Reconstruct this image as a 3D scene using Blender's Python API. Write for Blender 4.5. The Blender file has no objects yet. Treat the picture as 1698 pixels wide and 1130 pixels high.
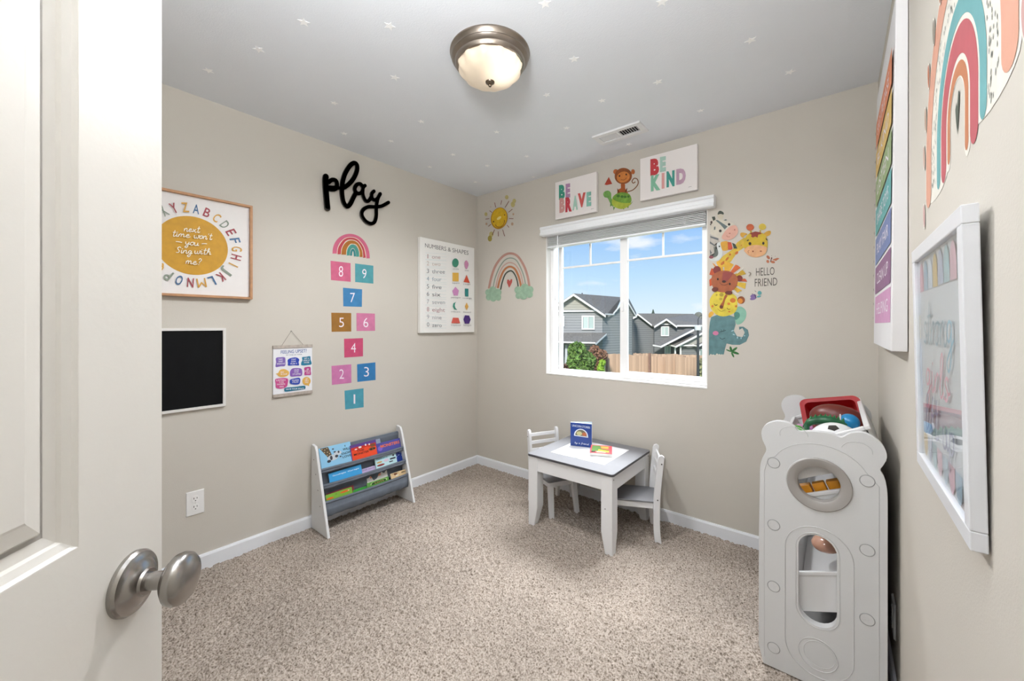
import bpy, bmesh, math, random
import numpy as np
from mathutils import Vector as V, Matrix
random.seed(7); rng = np.random.default_rng(7)
S = bpy.context.scene
PI = math.pi

# ---------------------------------------------------------------- camera
IMG_W, IMG_H, FPX, CXP, HOR = 1698, 1130, 657.0, 849.0, 540.0
CH = 1.259                                  # camera height above the carpet
YAW = math.atan2(538.0, FPX)
FW = V((-math.sin(YAW), math.cos(YAW), 0)); RT = V((math.cos(YAW), math.sin(YAW), 0)); UP = V((0, 0, 1))
CAM = V((0, 0, CH))
cd = bpy.data.cameras.new('camera'); cam = bpy.data.objects.new('camera', cd); S.collection.objects.link(cam)
cam.location = CAM; cam.rotation_euler = (PI/2, 0, YAW)
cd.sensor_width = 36; cd.lens = FPX/IMG_W*36; cd.shift_y = -(IMG_H/2-HOR)/IMG_W; cd.clip_start = 0.02; cd.clip_end = 500
S.camera = cam

# ---------------------------------------------------------------- view, sky, lights
S.view_settings.view_transform = 'Standard'; S.view_settings.look = 'None'
S.view_settings.exposure = 0.13; S.view_settings.gamma = 1.0; S.view_settings.use_curve_mapping = False
W = bpy.data.worlds.new('sky'); S.world = W; W.use_nodes = True
nt = W.node_tree; nt.nodes.clear()
def N(nt, t, **k):
    n = nt.nodes.new(t)
    for a, b in k.items(): setattr(n, a, b)
    return n
def lk(nt, a, b): nt.links.new(a, b)
wo = N(nt, 'ShaderNodeOutputWorld'); bg = N(nt, 'ShaderNodeBackground'); lk(nt, bg.outputs[0], wo.inputs[0])
tc = N(nt, 'ShaderNodeTexCoord'); sep = N(nt, 'ShaderNodeSeparateXYZ'); lk(nt, tc.outputs['Generated'], sep.inputs[0])
cr = N(nt, 'ShaderNodeValToRGB'); lk(nt, sep.outputs[2], cr.inputs[0])
e = cr.color_ramp.elements; e[0].position = 0.0; e[0].color = (.78, .90, .985, 1); e[1].position = .26; e[1].color = (.23, .47, .90, 1)
q = cr.color_ramp.elements.new(.12); q.color = (.50, .74, .96, 1)
mp = N(nt, 'ShaderNodeMapping'); mp.inputs['Scale'].default_value = (1, 1, 3.2); lk(nt, tc.outputs['Generated'], mp.inputs[0])
ns = N(nt, 'ShaderNodeTexNoise'); ns.inputs['Scale'].default_value = 7; ns.inputs['Detail'].default_value = 6; lk(nt, mp.outputs[0], ns.inputs['Vector'])
c2 = N(nt, 'ShaderNodeValToRGB'); c2.color_ramp.elements[0].position = .57; c2.color_ramp.elements[1].position = .74
c2.color_ramp.elements[1].color = (.8, .8, .8, 1); lk(nt, ns.outputs[0], c2.inputs[0])
mx = N(nt, 'ShaderNodeMix', data_type='RGBA'); lk(nt, c2.outputs[0], mx.inputs[0]); lk(nt, cr.outputs[0], mx.inputs[6]); mx.inputs[7].default_value = (.95, .97, 1, 1)
lk(nt, mx.outputs[2], bg.inputs[0]); bg.inputs[1].default_value = 1.0

def light(name, kind, loc, energy, color=(1, 1, 1), target=None, **k):
    l = bpy.data.lights.new(name, kind); l.energy = energy; l.color = color
    for a, b in k.items(): setattr(l, a, b)
    o = bpy.data.objects.new(name, l); S.collection.objects.link(o); o.location = loc
    if target is not None:
        o.rotation_euler = (V(target)-V(loc)).to_track_quat('-Z', 'Y').to_euler()
    return o
light('sun', 'SUN', (8, -25, 15), 4.6, (1, .94, .86), target=(0, 0, 0), angle=.12)
light('window_fill', 'AREA', (-1.2, 3.9, 3.4), 430, (.95, .98, 1), target=(-1.3, 2.0, .6), shape='RECTANGLE', size=2.4, size_y=1.6)  # added area lamp outside, above the view, boosting sky light through the window
light('ceiling_bounce_fill', 'AREA', (-.42, .10, 1.99), 36, (.95, .98, 1), target=(-.48, .20, 2.44), shape='DISK', size=.4)  # added unseen lamp above the camera, thrown at the ceiling to brighten the room
light('hall_fill', 'AREA', (-.75, -1.1, 2.30), 9, (.97, .98, 1), target=(-.9, .3, 1.1), shape='DISK', size=.6)  # made-up lamp beyond the doorway, added to fill the room from behind
for _a in range(3):
    light('ceiling_light_bulb', 'SPOT', (-1.165+.05*math.cos(_a*2.1), 1.272+.05*math.sin(_a*2.1), 2.285), 20, (.98, .99, 1), target=(-1.165+.05*math.cos(_a*2.1), 1.272+.05*math.sin(_a*2.1), 0), spot_size=math.radians(175), spot_blend=.6, shadow_soft_size=0)

# ---------------------------------------------------------------- helpers
def srgb(h):
    h = h.lstrip('#'); h = ''.join(c*2 for c in h) if len(h) == 3 else h
    f = lambda u: u/12.92 if u <= .04045 else ((u+.055)/1.055)**2.4
    return tuple(f(int(h[i:i+2], 16)/255) for i in (0, 2, 4))+(1,)
MC = {}
def island_mat(col, var, rough=.8):
    m = bpy.data.materials.new('mat_'+col.lstrip('#')); m.use_nodes = True; t = m.node_tree; b = t.nodes['Principled BSDF']; b.inputs['Roughness'].default_value = rough
    g = N(t, 'ShaderNodeNewGeometry'); r = N(t, 'ShaderNodeMapRange'); r.inputs[3].default_value = 1-var; r.inputs[4].default_value = 1+var; lk(t, g.outputs['Random Per Island'], r.inputs[0])
    h = N(t, 'ShaderNodeHueSaturation'); h.inputs['Color'].default_value = srgb(col); lk(t, r.outputs[0], h.inputs['Value']); lk(t, h.outputs[0], b.inputs['Base Color']); return m
def mat(col, rough=.5, var=0.0, vs=30, bump=0.0, bs=200, metal=0.0, emit=0.0, spec=.5):
    key = (col, rough, var, vs, bump, bs, metal, emit, spec)
    if key in MC: return MC[key]
    m = bpy.data.materials.new('mat_'+col.lstrip('#')); m.use_nodes = True; t = m.node_tree; b = t.nodes['Principled BSDF']
    c = srgb(col); b.inputs['Base Color'].default_value = c; b.inputs['Roughness'].default_value = rough
    b.inputs['Metallic'].default_value = metal; b.inputs['Specular IOR Level'].default_value = spec
    if emit: b.inputs['Emission Color'].default_value = c; b.inputs['Emission Strength'].default_value = emit
    if var or bump:
        x = N(t, 'ShaderNodeTexCoord')
    if var:
        n = N(t, 'ShaderNodeTexNoise'); n.inputs['Scale'].default_value = vs; n.inputs['Detail'].default_value = 4
        lk(t, x.outputs['Object'], n.inputs['Vector'])
        r = N(t, 'ShaderNodeMapRange'); r.inputs[1].default_value = .3; r.inputs[2].default_value = .7
        r.inputs[3].default_value = 1-var; r.inputs[4].default_value = 1+var; lk(t, n.outputs[0], r.inputs[0])
        h = N(t, 'ShaderNodeHueSaturation'); h.inputs['Color'].default_value = c; lk(t, r.outputs[0], h.inputs['Value'])
        lk(t, h.outputs[0], b.inputs['Base Color'])
    if bump:
        n = N(t, 'ShaderNodeTexNoise'); n.inputs['Scale'].default_value = bs; n.inputs['Detail'].default_value = 3
        lk(t, x.outputs['Object'], n.inputs['Vector'])
        bp = N(t, 'ShaderNodeBump'); bp.inputs['Strength'].default_value = bump; bp.inputs['Distance'].default_value = .002
        lk(t, n.outputs[0], bp.inputs['Height']); lk(t, bp.outputs[0], b.inputs['Normal'])
    MC[key] = m; return m
def wmat(o):
    m = Matrix.Identity(4)
    while o is not None: m = o.matrix_basis @ m; o = o.parent
    return m
def thing(name, label, cat, loc=(0, 0, 0), rz=0, group=None):
    o = bpy.data.objects.new(name, None); S.collection.objects.link(o); o.empty_display_size = .05
    o.location = loc; o.rotation_euler = (0, 0, rz); o['label'] = label; o['category'] = cat
    if group: o['group'] = group
    return o
def tag(o, label=None, cat=None, group=None, kind=None):
    for k, v in (('label', label), ('category', cat), ('group', group), ('kind', kind)):
        if v: o[k] = v
    return o
def obj(name, bm, m, parent=None, local=False, bevel=0, smooth=None, seg=2):
    """link a bmesh as ONE mesh object; geometry is in world space unless local"""
    if isinstance(bm, MB): bm = bm.bm
    if parent is not None and not local: bm.transform(wmat(parent).inverted())
    me = bpy.data.meshes.new(name); bm.to_mesh(me); bm.free(); me.materials.append(m)
    o = bpy.data.objects.new(name, me); S.collection.objects.link(o)
    if parent is not None: o.parent = parent
    if smooth is not None:
        me.polygons.foreach_set('use_smooth', [True]*len(me.polygons)); me.set_sharp_from_angle(angle=math.radians(smooth))
    if bevel:
        b = o.modifiers.new('bevel', 'BEVEL'); b.width = bevel; b.segments = seg; b.limit_method = 'ANGLE'; b.angle_limit = math.radians(40)
    return o
def basis(n):
    n = V(n).normalized(); a = V((0, 0, 1)) if abs(n.z) < .9 else V((1, 0, 0))
    u = a.cross(n).normalized(); return u, n.cross(u), n
class MB:
    def __init__(s): s.bm = bmesh.new()
    def hull(s, A, B):
        va = [s.bm.verts.new(p) for p in A]; vb = [s.bm.verts.new(p) for p in B]; n = len(A)
        s.bm.faces.new(va[::-1]); s.bm.faces.new(vb)
        for i in range(n): s.bm.faces.new((va[i], va[(i+1) % n], vb[(i+1) % n], vb[i]))
        return s
    def box(s, a, b, M=None):
        (x0, y0, z0), (x1, y1, z1) = a, b
        A = [V((x0, y0, z0)), V((x1, y0, z0)), V((x1, y1, z0)), V((x0, y1, z0))]; B = [p+V((0, 0, z1-z0)) for p in A]
        if M is not None: A = [M @ p for p in A]; B = [M @ p for p in B]
        return s.hull(A, B)
    def prism(s, poly, d):                       # poly: world points, d: extrusion vector
        return s.hull([V(p) for p in poly], [V(p)+V(d) for p in poly])
    def cyl(s, p0, p1, r0, r1=None, n=16):
        p0, p1 = V(p0), V(p1); r1 = r0 if r1 is None else r1; u, v, w = basis(p1-p0)
        c = [(math.cos(2*PI*i/n), math.sin(2*PI*i/n)) for i in range(n)]
        return s.hull([p0+u*x*r0+v*y*r0 for x, y in c], [p1+u*x*r1+v*y*r1 for x, y in c])
    def lathe(s, prof, o, ax, n=32, flute=None):  # prof: (radius, height along ax)
        u, v, w = basis(ax); o = V(o); rings = []
        for r, h in prof:
            if r < 1e-6: rings.append([s.bm.verts.new(o+w*h)]); continue
            ring = []
            for i in range(n):
                a = 2*PI*i/n; rr = r*(1+(flute(a, h) if flute else 0)); ring.append(s.bm.verts.new(o+w*h+u*math.cos(a)*rr+v*math.sin(a)*rr))
            rings.append(ring)
        for A, B in zip(rings, rings[1:]):
            if len(A) == 1 and len(B) == 1: continue
            for i in range(n):
                j = (i+1) % n
                if len(A) == 1: s.bm.faces.new((A[0], B[j], B[i]))
                elif len(B) == 1: s.bm.faces.new((A[i], A[j], B[0]))
                else: s.bm.faces.new((A[i], A[j], B[j], B[i]))
        return s
    def ball(s, c, r, n=16, M=None):
        r = (r, r, r) if not hasattr(r, '__len__') else r
        mm = Matrix.Translation(V(c)) @ (M.to_4x4() if M is not None else Matrix.Identity(4)) @ Matrix.Diagonal((r[0], r[1], r[2], 1))
        bmesh.ops.create_uvsphere(s.bm, u_segments=n, v_segments=max(6, n*2//3), radius=1, matrix=mm); return s
    def tube(s, pts, r, n=8, closed=False):
        pts = [V(p) for p in pts]; rings = []
        m = len(pts)
        for i, p in enumerate(pts):
            a = pts[(i-1) % m] if (closed or i) else p; b = pts[(i+1) % m] if (closed or i < m-1) else p
            u, v, w = basis(b-a) if (b-a).length > 1e-9 else basis((0, 0, 1))
            if rings and u.dot(pu) < 0: u, v = -u, -v
            pu = u
            rr = r[i] if hasattr(r, '__len__') else r
            rings.append([s.bm.verts.new(p+u*math.cos(2*PI*k/n)*rr+v*math.sin(2*PI*k/n)*rr) for k in range(n)])
        idx = list(zip(rings, rings[1:]))+([(rings[-1], rings[0])] if closed else [])
        for A, B in idx:
            for k in range(n): s.bm.faces.new((A[k], A[(k+1) % n], B[(k+1) % n], B[k]))
        if not closed: s.bm.faces.new(rings[0][::-1]); s.bm.faces.new(rings[-1])
        return s
    def holed(s, outer, holes, o, u, v, d):      # 2D outlines on frame (o,u,v), thickness vector d
        es = []; o, u, v, d = V(o), V(u), V(v), V(d)
        for ring in [outer]+holes:
            vs = [s.bm.verts.new(o+u*x+v*y) for x, y in ring]
            es += [s.bm.edges.new((vs[i], vs[(i+1) % len(vs)])) for i in range(len(vs))]
        f = bmesh.ops.triangle_fill(s.bm, edges=es, use_beauty=True, use_dissolve=False)
        fs = [g for g in f['geom'] if isinstance(g, bmesh.types.BMFace)]
        r = bmesh.ops.extrude_face_region(s.bm, geom=fs)
        bmesh.ops.translate(s.bm, verts=[g for g in r['geom'] if isinstance(g, bmesh.types.BMVert)], vec=d)
        bmesh.ops.recalc_face_normals(s.bm, faces=s.bm.faces[:]); return s
def circ(cx, cy, r, n=40, ry=None, a0=0, a1=2*PI, closed=True):
    ry = r if ry is None else ry; k = n if closed else n-1
    return [(cx+r*math.cos(a0+(a1-a0)*i/k), cy+ry*math.sin(a0+(a1-a0)*i/k)) for i in range(n)]
def pill(cx, z0, z1, hw, n=16):
    return circ(cx, z1-hw, hw, n, a0=0, a1=PI, closed=False)+circ(cx, z0+hw, hw, n, a0=PI, a1=2*PI, closed=False)
def smooth_pts(p, k=5, closed=False):
    m = len(p); out = []
    rngi = range(m) if closed else range(m-1)
    for i in rngi:
        g = (lambda j: p[j % m]) if closed else (lambda j: p[min(max(j, 0), m-1)])
        a, b, c, d = g(i-1), g(i), g(i+1), g(i+2)
        for s_ in range(k):
            t = s_/k
            out.append(tuple(.5*((2*b[q])+(-a[q]+c[q])*t+(2*a[q]-5*b[q]+4*c[q]-d[q])*t*t+(-a[q]+3*b[q]-3*c[q]+d[q])*t**3) for q in range(len(b))))
    if not closed: out.append(tuple(p[-1]))
    return out

def thin_glass(name, tint=(1, 1, 1, 1), k=.9, p=4.0):
    m = bpy.data.materials.new(name); m.use_nodes = True; t = m.node_tree; t.nodes.clear()
    o_ = N(t, 'ShaderNodeOutputMaterial'); mxs = N(t, 'ShaderNodeMixShader'); tr = N(t, 'ShaderNodeBsdfTransparent'); gl = N(t, 'ShaderNodeBsdfGlossy'); gl.inputs['Roughness'].default_value = .01
    tr.inputs[0].default_value = tint; lw = N(t, 'ShaderNodeLayerWeight'); lw.inputs[0].default_value = .5; pw = N(t, 'ShaderNodeMath', operation='POWER'); pw.inputs[1].default_value = p
    ml = N(t, 'ShaderNodeMath', operation='MULTIPLY_ADD'); ml.inputs[1].default_value = k; ml.inputs[2].default_value = .025
    lk(t, lw.outputs['Facing'], pw.inputs[0]); lk(t, pw.outputs[0], ml.inputs[0]); lk(t, ml.outputs[0], mxs.inputs[0]); lk(t, tr.outputs[0], mxs.inputs[1]); lk(t, gl.outputs[0], mxs.inputs[2]); lk(t, mxs.outputs[0], o_.inputs[0])
    return m

# ---------------------------------------------------------------- room measures
XL, YW, XR, YB, ZC = -2.545, 2.604, .156, -.40, 2.440
def ray(px, py): return FW+RT*((px-CXP)/FPX)+UP*((HOR-py)/FPX)
class Plane:
    def __init__(s, p, n): s.p, s.n = V(p), V(n).normalized()
    def at(s, px, py, off=0):
        d = ray(px, py); t = ((s.p+s.n*off)-CAM).dot(s.n)/d.dot(s.n); return CAM+d*t
    def off(s, k): return Plane(s.p+s.n*k, s.n)
PL = Plane((XL, 0, 0), (1, 0, 0)); PW = Plane((0, YW, 0), (0, -1, 0)); PR = Plane((XR, 0, 0), (-1, 0, 0))
PC = Plane((0, 0, ZC), (0, 0, -1)); PF = Plane((0, 0, 0), (0, 0, 1))

# ---------------------------------------------------------------- flat print: stickers, lettering
_fc = bpy.data.curves.new('lettering', 'FONT'); _fc.resolution_u = 3; _fo = bpy.data.objects.new('lettering', _fc)
def glyphs(s, bold=0.0):
    _fc.body = s; _fc.offset = bold; _fo.data = _fc
    me = bpy.data.meshes.new_from_object(_fo); vs = [(v.co.x, v.co.y) for v in me.vertices]; fs = [tuple(p.vertices) for p in me.polygons]
    bpy.data.meshes.remove(me); return vs, fs
CAPH = max(y for x, y in glyphs('H')[0])
SCRIPT = {  # single-stroke handwriting, x-height 1
 'n': (.9, [[(0, .9), (.08, 0)], [(.08, .5), (.3, .98), (.55, .85), (.58, .1), (.8, .05), (.9, .3)]]),
 'e': (.85, [[(0, .4), (.35, .55), (.55, .8), (.35, 1), (.1, .7), (.12, .2), (.4, 0), (.85, .35)]]),
 'x': (.8, [[(0, 1), (.6, 0), (.8, .2)], [(.6, 1), (0, 0)]]),
 't': (.7, [[(.3, 2.0), (.25, .2), (.45, 0), (.7, .3)], [(0, 1.25), (.6, 1.35)]]),
 'i': (.45, [[(.1, 1), (.1, .2), (.25, 0), (.45, .3)], [(.12, 1.4), (.13, 1.45)]]),
 'm': (1.3, [[(0, .9), (.06, 0)], [(.06, .5), (.25, .98), (.45, .85), (.46, .05)], [(.46, .5), (.7, .98), (.9, .8), (.95, .1), (1.3, .3)]]),
 'w': (1.1, [[(0, 1), (.1, .15), (.3, 0), (.5, .3), (.5, .9), (.55, .2), (.75, 0), (.95, .5), (.9, 1), (1.1, .9)]]),
 'o': (.8, [[(.45, 1), (.1, .8), (.1, .2), (.35, 0), (.62, .3), (.6, .8), (.45, 1), (.8, .85)]]),
 "'": (.3, [[(.1, 1.9), (.05, 1.6)]]),
 'u': (.85, [[(0, 1), (.05, .2), (.25, 0), (.5, .25), (.55, 1)], [(.55, .9), (.6, .1), (.85, .2)]]),
 'y': (.85, [[(0, 1), (.05, .35), (.3, .15), (.55, .5)], [(.6, 1), (.55, -.5), (.3, -1), (.05, -.75), (.3, -.3), (.85, .3)]]),
 's': (.7, [[(.5, .9), (.3, 1), (.15, .75), (.45, .35), (.35, 0), (.05, .1)], [(.45, .3), (.7, .4)]]),
 'S': (.95, [[(.8, 1.7), (.5, 1.95), (.2, 1.6), (.35, 1.1), (.65, .6), (.5, .1), (.1, .1)]]),
 'g': (.85, [[(.55, .9), (.25, 1), (.05, .6), (.2, .2), (.5, .4), (.58, 1)], [(.58, 1), (.55, -.5), (.3, -1), (.05, -.7), (.3, -.3), (.85, .3)]]),
 'h': (.85, [[(.05, .2), (.3, 1.6), (.2, 2), (.08, 1.6), (.08, 0)], [(.08, .5), (.35, .95), (.55, .8), (.58, .1), (.85, .2)]]),
 'r': (.6, [[(0, .9), (.08, 0)], [(.08, .5), (.3, .98), (.5, .9)]]),
 'l': (.5, [[(0, .3), (.35, 1.5), (.25, 2), (.1, 1.5), (.12, .2), (.3, 0), (.5, .3)]]),
 'k': (.8, [[(.08, 2), (.08, 0)], [(.5, 1), (.1, .5), (.35, .4), (.6, 0), (.8, .2)]]),
 'f': (.6, [[(.5, 1.8), (.3, 2), (.2, 1.5), (.2, -.8), (.05, -.9)], [(0, 1), (.5, 1.05)]]),
 'p': (.8, [[(.08, 1), (.08, -.9)], [(.08, .7), (.35, 1), (.6, .6), (.4, .05), (.08, .2)]]),
 '?': (.7, [[(.05, 1.6), (.3, 2), (.6, 1.6), (.35, 1.0), (.3, .5)], [(.28, .1), (.29, 0)]]),
 'd': (.85, [[(.55, .8), (.3, 1), (.05, .5), (.25, 0), (.55, .3)], [(.6, 2), (.58, .1), (.85, .2)]]),
 'a': (.85, [[(.55, .85), (.3, 1), (.05, .5), (.25, 0), (.5, .3), (.58, .95)], [(.58, .9), (.6, .1), (.85, .2)]]),
 'b': (.8, [[(.08, 2), (.08, .1), (.35, 0), (.6, .4), (.4, .95), (.1, .7)]]),
 ' ': (.6, []), '-': (1.6, [[(.1, .6), (.8, .75), (1.4, .6)]])}
class Dec:
    """flat coloured shapes laid on a plane; input is 2D (x, y) through f -> world point"""
    def __init__(s, root, plane, ox=0, oy=0, sc=1, base=.0006, f=None, step=.0003, rough=.55):
        s.root, s.plane, s.T, s.lay, s.f, s.step, s.rough = root, plane, (ox, oy, sc), base, f, step, rough; s.bm = None; s.obs = []; s.inc = 2e-5
    def view(s, ox, oy, sc): s.T = (ox, oy, sc); return s
    def W(s, x, y):
        if s.f: return s.f(x, y)+s.plane.n*s.lay
        ox, oy, sc = s.T; return s.plane.at(ox+x/sc, oy+y/sc, 0)+s.plane.n*s.lay
    def p(s, name, col, var=0, label=None, m=None, **k):
        s.end(); s.bm = bmesh.new(); s.cur = (name, m or mat(col, s.rough, var, **k), label); return s
    def end(s):
        if s.bm is not None and len(s.bm.verts):
            o = obj(s.cur[0], s.bm, s.cur[1], s.root)
            if s.cur[2]: o['label'] = s.cur[2]
            s.lay += s.step; s.obs.append(o)
        s.bm = None
    def poly(s, pts, curve=False):
        s.lay += s.inc
        if curve: pts = smooth_pts(pts, 4, True)
        vs = [s.bm.verts.new(s.W(x, y)) for x, y in pts]; f = s.bm.faces.new(vs)
        f.normal_update()
        if f.normal.dot(s.plane.n) < 0: f.normal_flip()
        if len(pts) > 4: bmesh.ops.triangulate(s.bm, faces=[f])
        return s
    def rect(s, x0, y0, x1, y1): return s.poly([(x0, y0), (x1, y0), (x1, y1), (x0, y1)])
    def ell(s, cx, cy, rx, ry=None, rot=0, n=20):
        ry = rx if ry is None else ry; c, d = math.cos(math.radians(rot)), math.sin(math.radians(rot))
        return s.poly([(cx+rx*math.cos(a)*c-ry*math.sin(a)*d, cy+rx*math.cos(a)*d+ry*math.sin(a)*c) for a in [2*PI*i/n for i in range(n)]])
    def line(s, pts, w, curve=True, closed=False):
        s.lay += s.inc
        if curve and len(pts) > 2: pts = smooth_pts(pts, 5, closed)
        L, R = [], []; m = len(pts)
        for i, p in enumerate(pts):
            a = pts[i-1] if (i or closed) else p; b = pts[(i+1) % m] if (i < m-1 or closed) else p
            dx, dy = b[0]-a[0], b[1]-a[1]; l = math.hypot(dx, dy) or 1; nx, ny = -dy/l*w/2, dx/l*w/2
            L.append((p[0]+nx, p[1]+ny)); R.append((p[0]-nx, p[1]-ny))
        l = [s.bm.verts.new(s.W(*q_)) for q_ in L]; r = [s.bm.verts.new(s.W(*q_)) for q_ in R]
        for i in range(m if closed else m-1):
            j = (i+1) % m; s.bm.faces.new((l[i], l[j], r[j], r[i]))
        return s
    def _aff(s, vs, fs, w, A, B, h, up=None, ch=None):
        ux, uy = (B[0]-A[0])/w, (B[1]-A[1])/w
        if up is None: up = (0, -1)
        vx, vy = up[0]*h/ch, up[1]*h/ch
        bv = [s.bm.verts.new(s.W(A[0]+ux*x+vx*y, A[1]+uy*x+vy*y)) for x, y in vs]
        for f in fs:
            try: s.bm.faces.new([bv[i] for i in f])
            except ValueError: pass
    def text(s, t, A, B, h, up=None, bold=0.0):
        vs, fs = glyphs(t, bold); x0 = min(x for x, y in vs); x1 = max(x for x, y in vs)
        s._aff([(x-x0, y) for x, y in vs], fs, x1-x0, A, B, h, up, CAPH); return s
    def script(s, t, A, B, xh, w, slant=.15, up=(0, -1)):
        x = 0; st = []
        for c in t:
            adv, ss = SCRIPT[c]
            for q_ in ss: st.append([(x+a+b*slant, b) for a, b in q_])
            x += adv
        for q_ in st:
            P2 = [(A[0]+(B[0]-A[0])*a/x+up[0]*b*xh, A[1]+(B[1]-A[1])*a/x+up[1]*b*xh) for a, b in q_]
            if len(P2) == 2 and math.hypot(P2[0][0]-P2[1][0], P2[0][1]-P2[1][1]) < w: s.ell(P2[0][0], P2[0][1], w*.6, w*.6, n=8)
            else: s.line(P2, w)
        return s

WALLC = '#cdc7bd'
m_wall = mat(WALLC, .85, .012, 3, .18, 260, spec=.25)
m_ceil = mat('#e6e9ee', .92, .01, 3, .35, 190, spec=.2)
m_white = mat('#eceae6', .45); m_trim = mat('#eceef2', .45); m_black = mat('#15120f', .6)
# ---------------------------------------------------------------- room shell
def struct(name, bm, m, parent=None, **k):
    o = obj(name, bm, m, parent, **k)
    if parent is None: o['kind'] = 'structure'
    return o
T = .12
struct('wall_left', MB().box((XL-T, YB-T, -.05), (XL, YW+T, ZC+.1)), m_wall)
struct('wall_right', MB().box((XR, YB-T, -.05), (XR+T, YW+T, ZC+.1)), m_wall)
WX0, WX1, WZ0, WZ1 = -1.783, -.604, .879, 1.965
struct('wall_window', MB().box((XL, YW, -.05), (WX0, YW+.14, ZC+.1)).box((WX1, YW, -.05), (XR, YW+.14, ZC+.1))
       .box((WX0, YW, -.05), (WX1, YW+.14, WZ0)).box((WX0, YW, WZ1), (WX1, YW+.14, ZC+.1)), m_wall)
struct('wall_back', MB().box((XL, YB-T, -.05), (-1.00, YB, ZC+.1)).box((-.19, YB-T, -.05), (XR, YB, ZC+.1)).box((-1.0, YB-T, 2.05), (-.19, YB, ZC+.1)), m_wall)
struct('wall_hall', MB().box((-2.0, -2.0, -.05), (.6, -1.9, ZC+.1)).box((-2.1, -2.0, -.05), (-2.0, YB-T, ZC+.1)).box((.6, -2.0, -.05), (.7, YB-T, ZC+.1)), m_wall)
struct('ceiling', MB().box((XL-T, -2.0, ZC), (.7, YW+.14, ZC+.1)), m_ceil)
struct('trim_1', MB().box((-1.06, YB, 0), (-1.0, YB+.015, 2.11)).box((-.19, YB, 0), (-.13, YB+.015, 2.11)).box((-1.0, YB, 2.05), (-.19, YB+.015, 2.11)), m_trim)
# carpet: a pile surface with real tufts
m_carp = bpy.data.materials.new('carpet'); m_carp.use_nodes = True; t = m_carp.node_tree; b = t.nodes['Principled BSDF']
b.inputs['Roughness'].default_value = .95; b.inputs['Specular IOR Level'].default_value = .1
x = N(t, 'ShaderNodeTexCoord')
n1 = N(t, 'ShaderNodeTexNoise'); n1.inputs['Scale'].default_value = 150; n1.inputs['Detail'].default_value = 2; lk(t, x.outputs['Object'], n1.inputs['Vector'])
r1 = N(t, 'ShaderNodeValToRGB'); lk(t, n1.outputs[0], r1.inputs[0]); el = r1.color_ramp.elements
el[0].position = .30; el[0].color = srgb('#62564b'); el[1].position = .62; el[1].color = srgb('#bcb0a5')
q = el.new(.42); q.color = srgb('#978b80')
n2 = N(t, 'ShaderNodeTexNoise'); n2.inputs['Scale'].default_value = 2.2; n2.inputs['Detail'].default_value = 3; lk(t, x.outputs['Object'], n2.inputs['Vector'])
r2 = N(t, 'ShaderNodeMapRange'); r2.inputs[1].default_value = .3; r2.inputs[2].default_value = .7; r2.inputs[3].default_value = .86; r2.inputs[4].default_value = 1.10; lk(t, n2.outputs[0], r2.inputs[0])
hs = N(t, 'ShaderNodeHueSaturation'); lk(t, r1.outputs[0], hs.inputs['Color']); lk(t, r2.outputs[0], hs.inputs['Value']); lk(t, hs.outputs[0], b.inputs['Base Color'])
def carpet(x0, x1, y0, y1, d):
    nx, ny = int((x1-x0)/d)+1, int((y1-y0)/d)+1
    X, Y = np.meshgrid(np.linspace(x0, x1, nx), np.linspace(y0, y1, ny))
    def vn(s_):                                 # smooth value noise, cell size s_
        a, b_ = int((x1-x0)/s_)+3, int((y1-y0)/s_)+3; g = rng.random((b_, a))
        fx, fy = (X-x0)/s_, (Y-y0)/s_; i, j = fx.astype(int), fy.astype(int); u, v = fx-i, fy-j
        u, v = u*u*(3-2*u), v*v*(3-2*v)
        return (g[j, i]*(1-u)+g[j, i+1]*u)*(1-v)+(g[j+1, i]*(1-u)+g[j+1, i+1]*u)*v
    Z = (vn(.0105)-.5)*.014+(rng.random(X.shape)-.5)*.0055+(vn(.09)-.5)*.005
    jx = (rng.random(X.shape)-.5)*d*.7; jy = (rng.random(X.shape)-.5)*d*.7
    v = np.stack([X+jx, Y+jy, Z-.002], -1).reshape(-1, 3).astype(np.float32)
    i = np.arange((ny-1)*nx).reshape(ny-1, nx)[:, :-1].ravel(); F = np.stack([i, i+1, i+nx+1, i+nx], -1).astype(np.int32)
    me = bpy.data.meshes.new('floor'); me.vertices.add(len(v)); me.vertices.foreach_set('co', v.ravel())
    me.loops.add(F.size); me.loops.foreach_set('vertex_index', F.ravel()); me.polygons.add(len(F))
    me.polygons.foreach_set('loop_start', np.arange(0, F.size, 4, dtype=np.int32)); me.update(calc_edges=True)
    me.materials.append(m_carp); o = bpy.data.objects.new('floor', me); S.collection.objects.link(o); return o
fl = carpet(XL, XR, YB, YW, .0052); fl['kind'] = 'structure'
struct('floor_hall', MB().box((-2.1, -2.0, -.05), (.7, YB, -.004)), m_carp)
struct('floor_slab', MB().box((XL, YB, -.06), (XR, YW, -.02)), m_carp)
BH, BT = .083, .013
def bb(name, a, b_, nrm):
    a, b_, nrm = V(a), V(b_), V(nrm); m = MB()
    prof = [(0, 0), (BT, 0), (BT, BH-.01), (BT-.005, BH), (0, BH)]
    m.prism([a+nrm*p[0]+UP*p[1] for p in prof], b_-a); struct(name, m, m_trim)
bb('baseboard_left', (XL, YB, -.01), (XL, YW, -.01), (1, 0, 0)); bb('baseboard_window', (XL, YW, -.01), (XR, YW, -.01), (0, -1, 0))
bb('baseboard_right', (XR, YB, -.01), (XR, YW, -.01), (-1, 0, 0)); bb('baseboard_back', (XL, YB, -.01), (-1.06, YB, -.01), (0, 1, 0))

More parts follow.
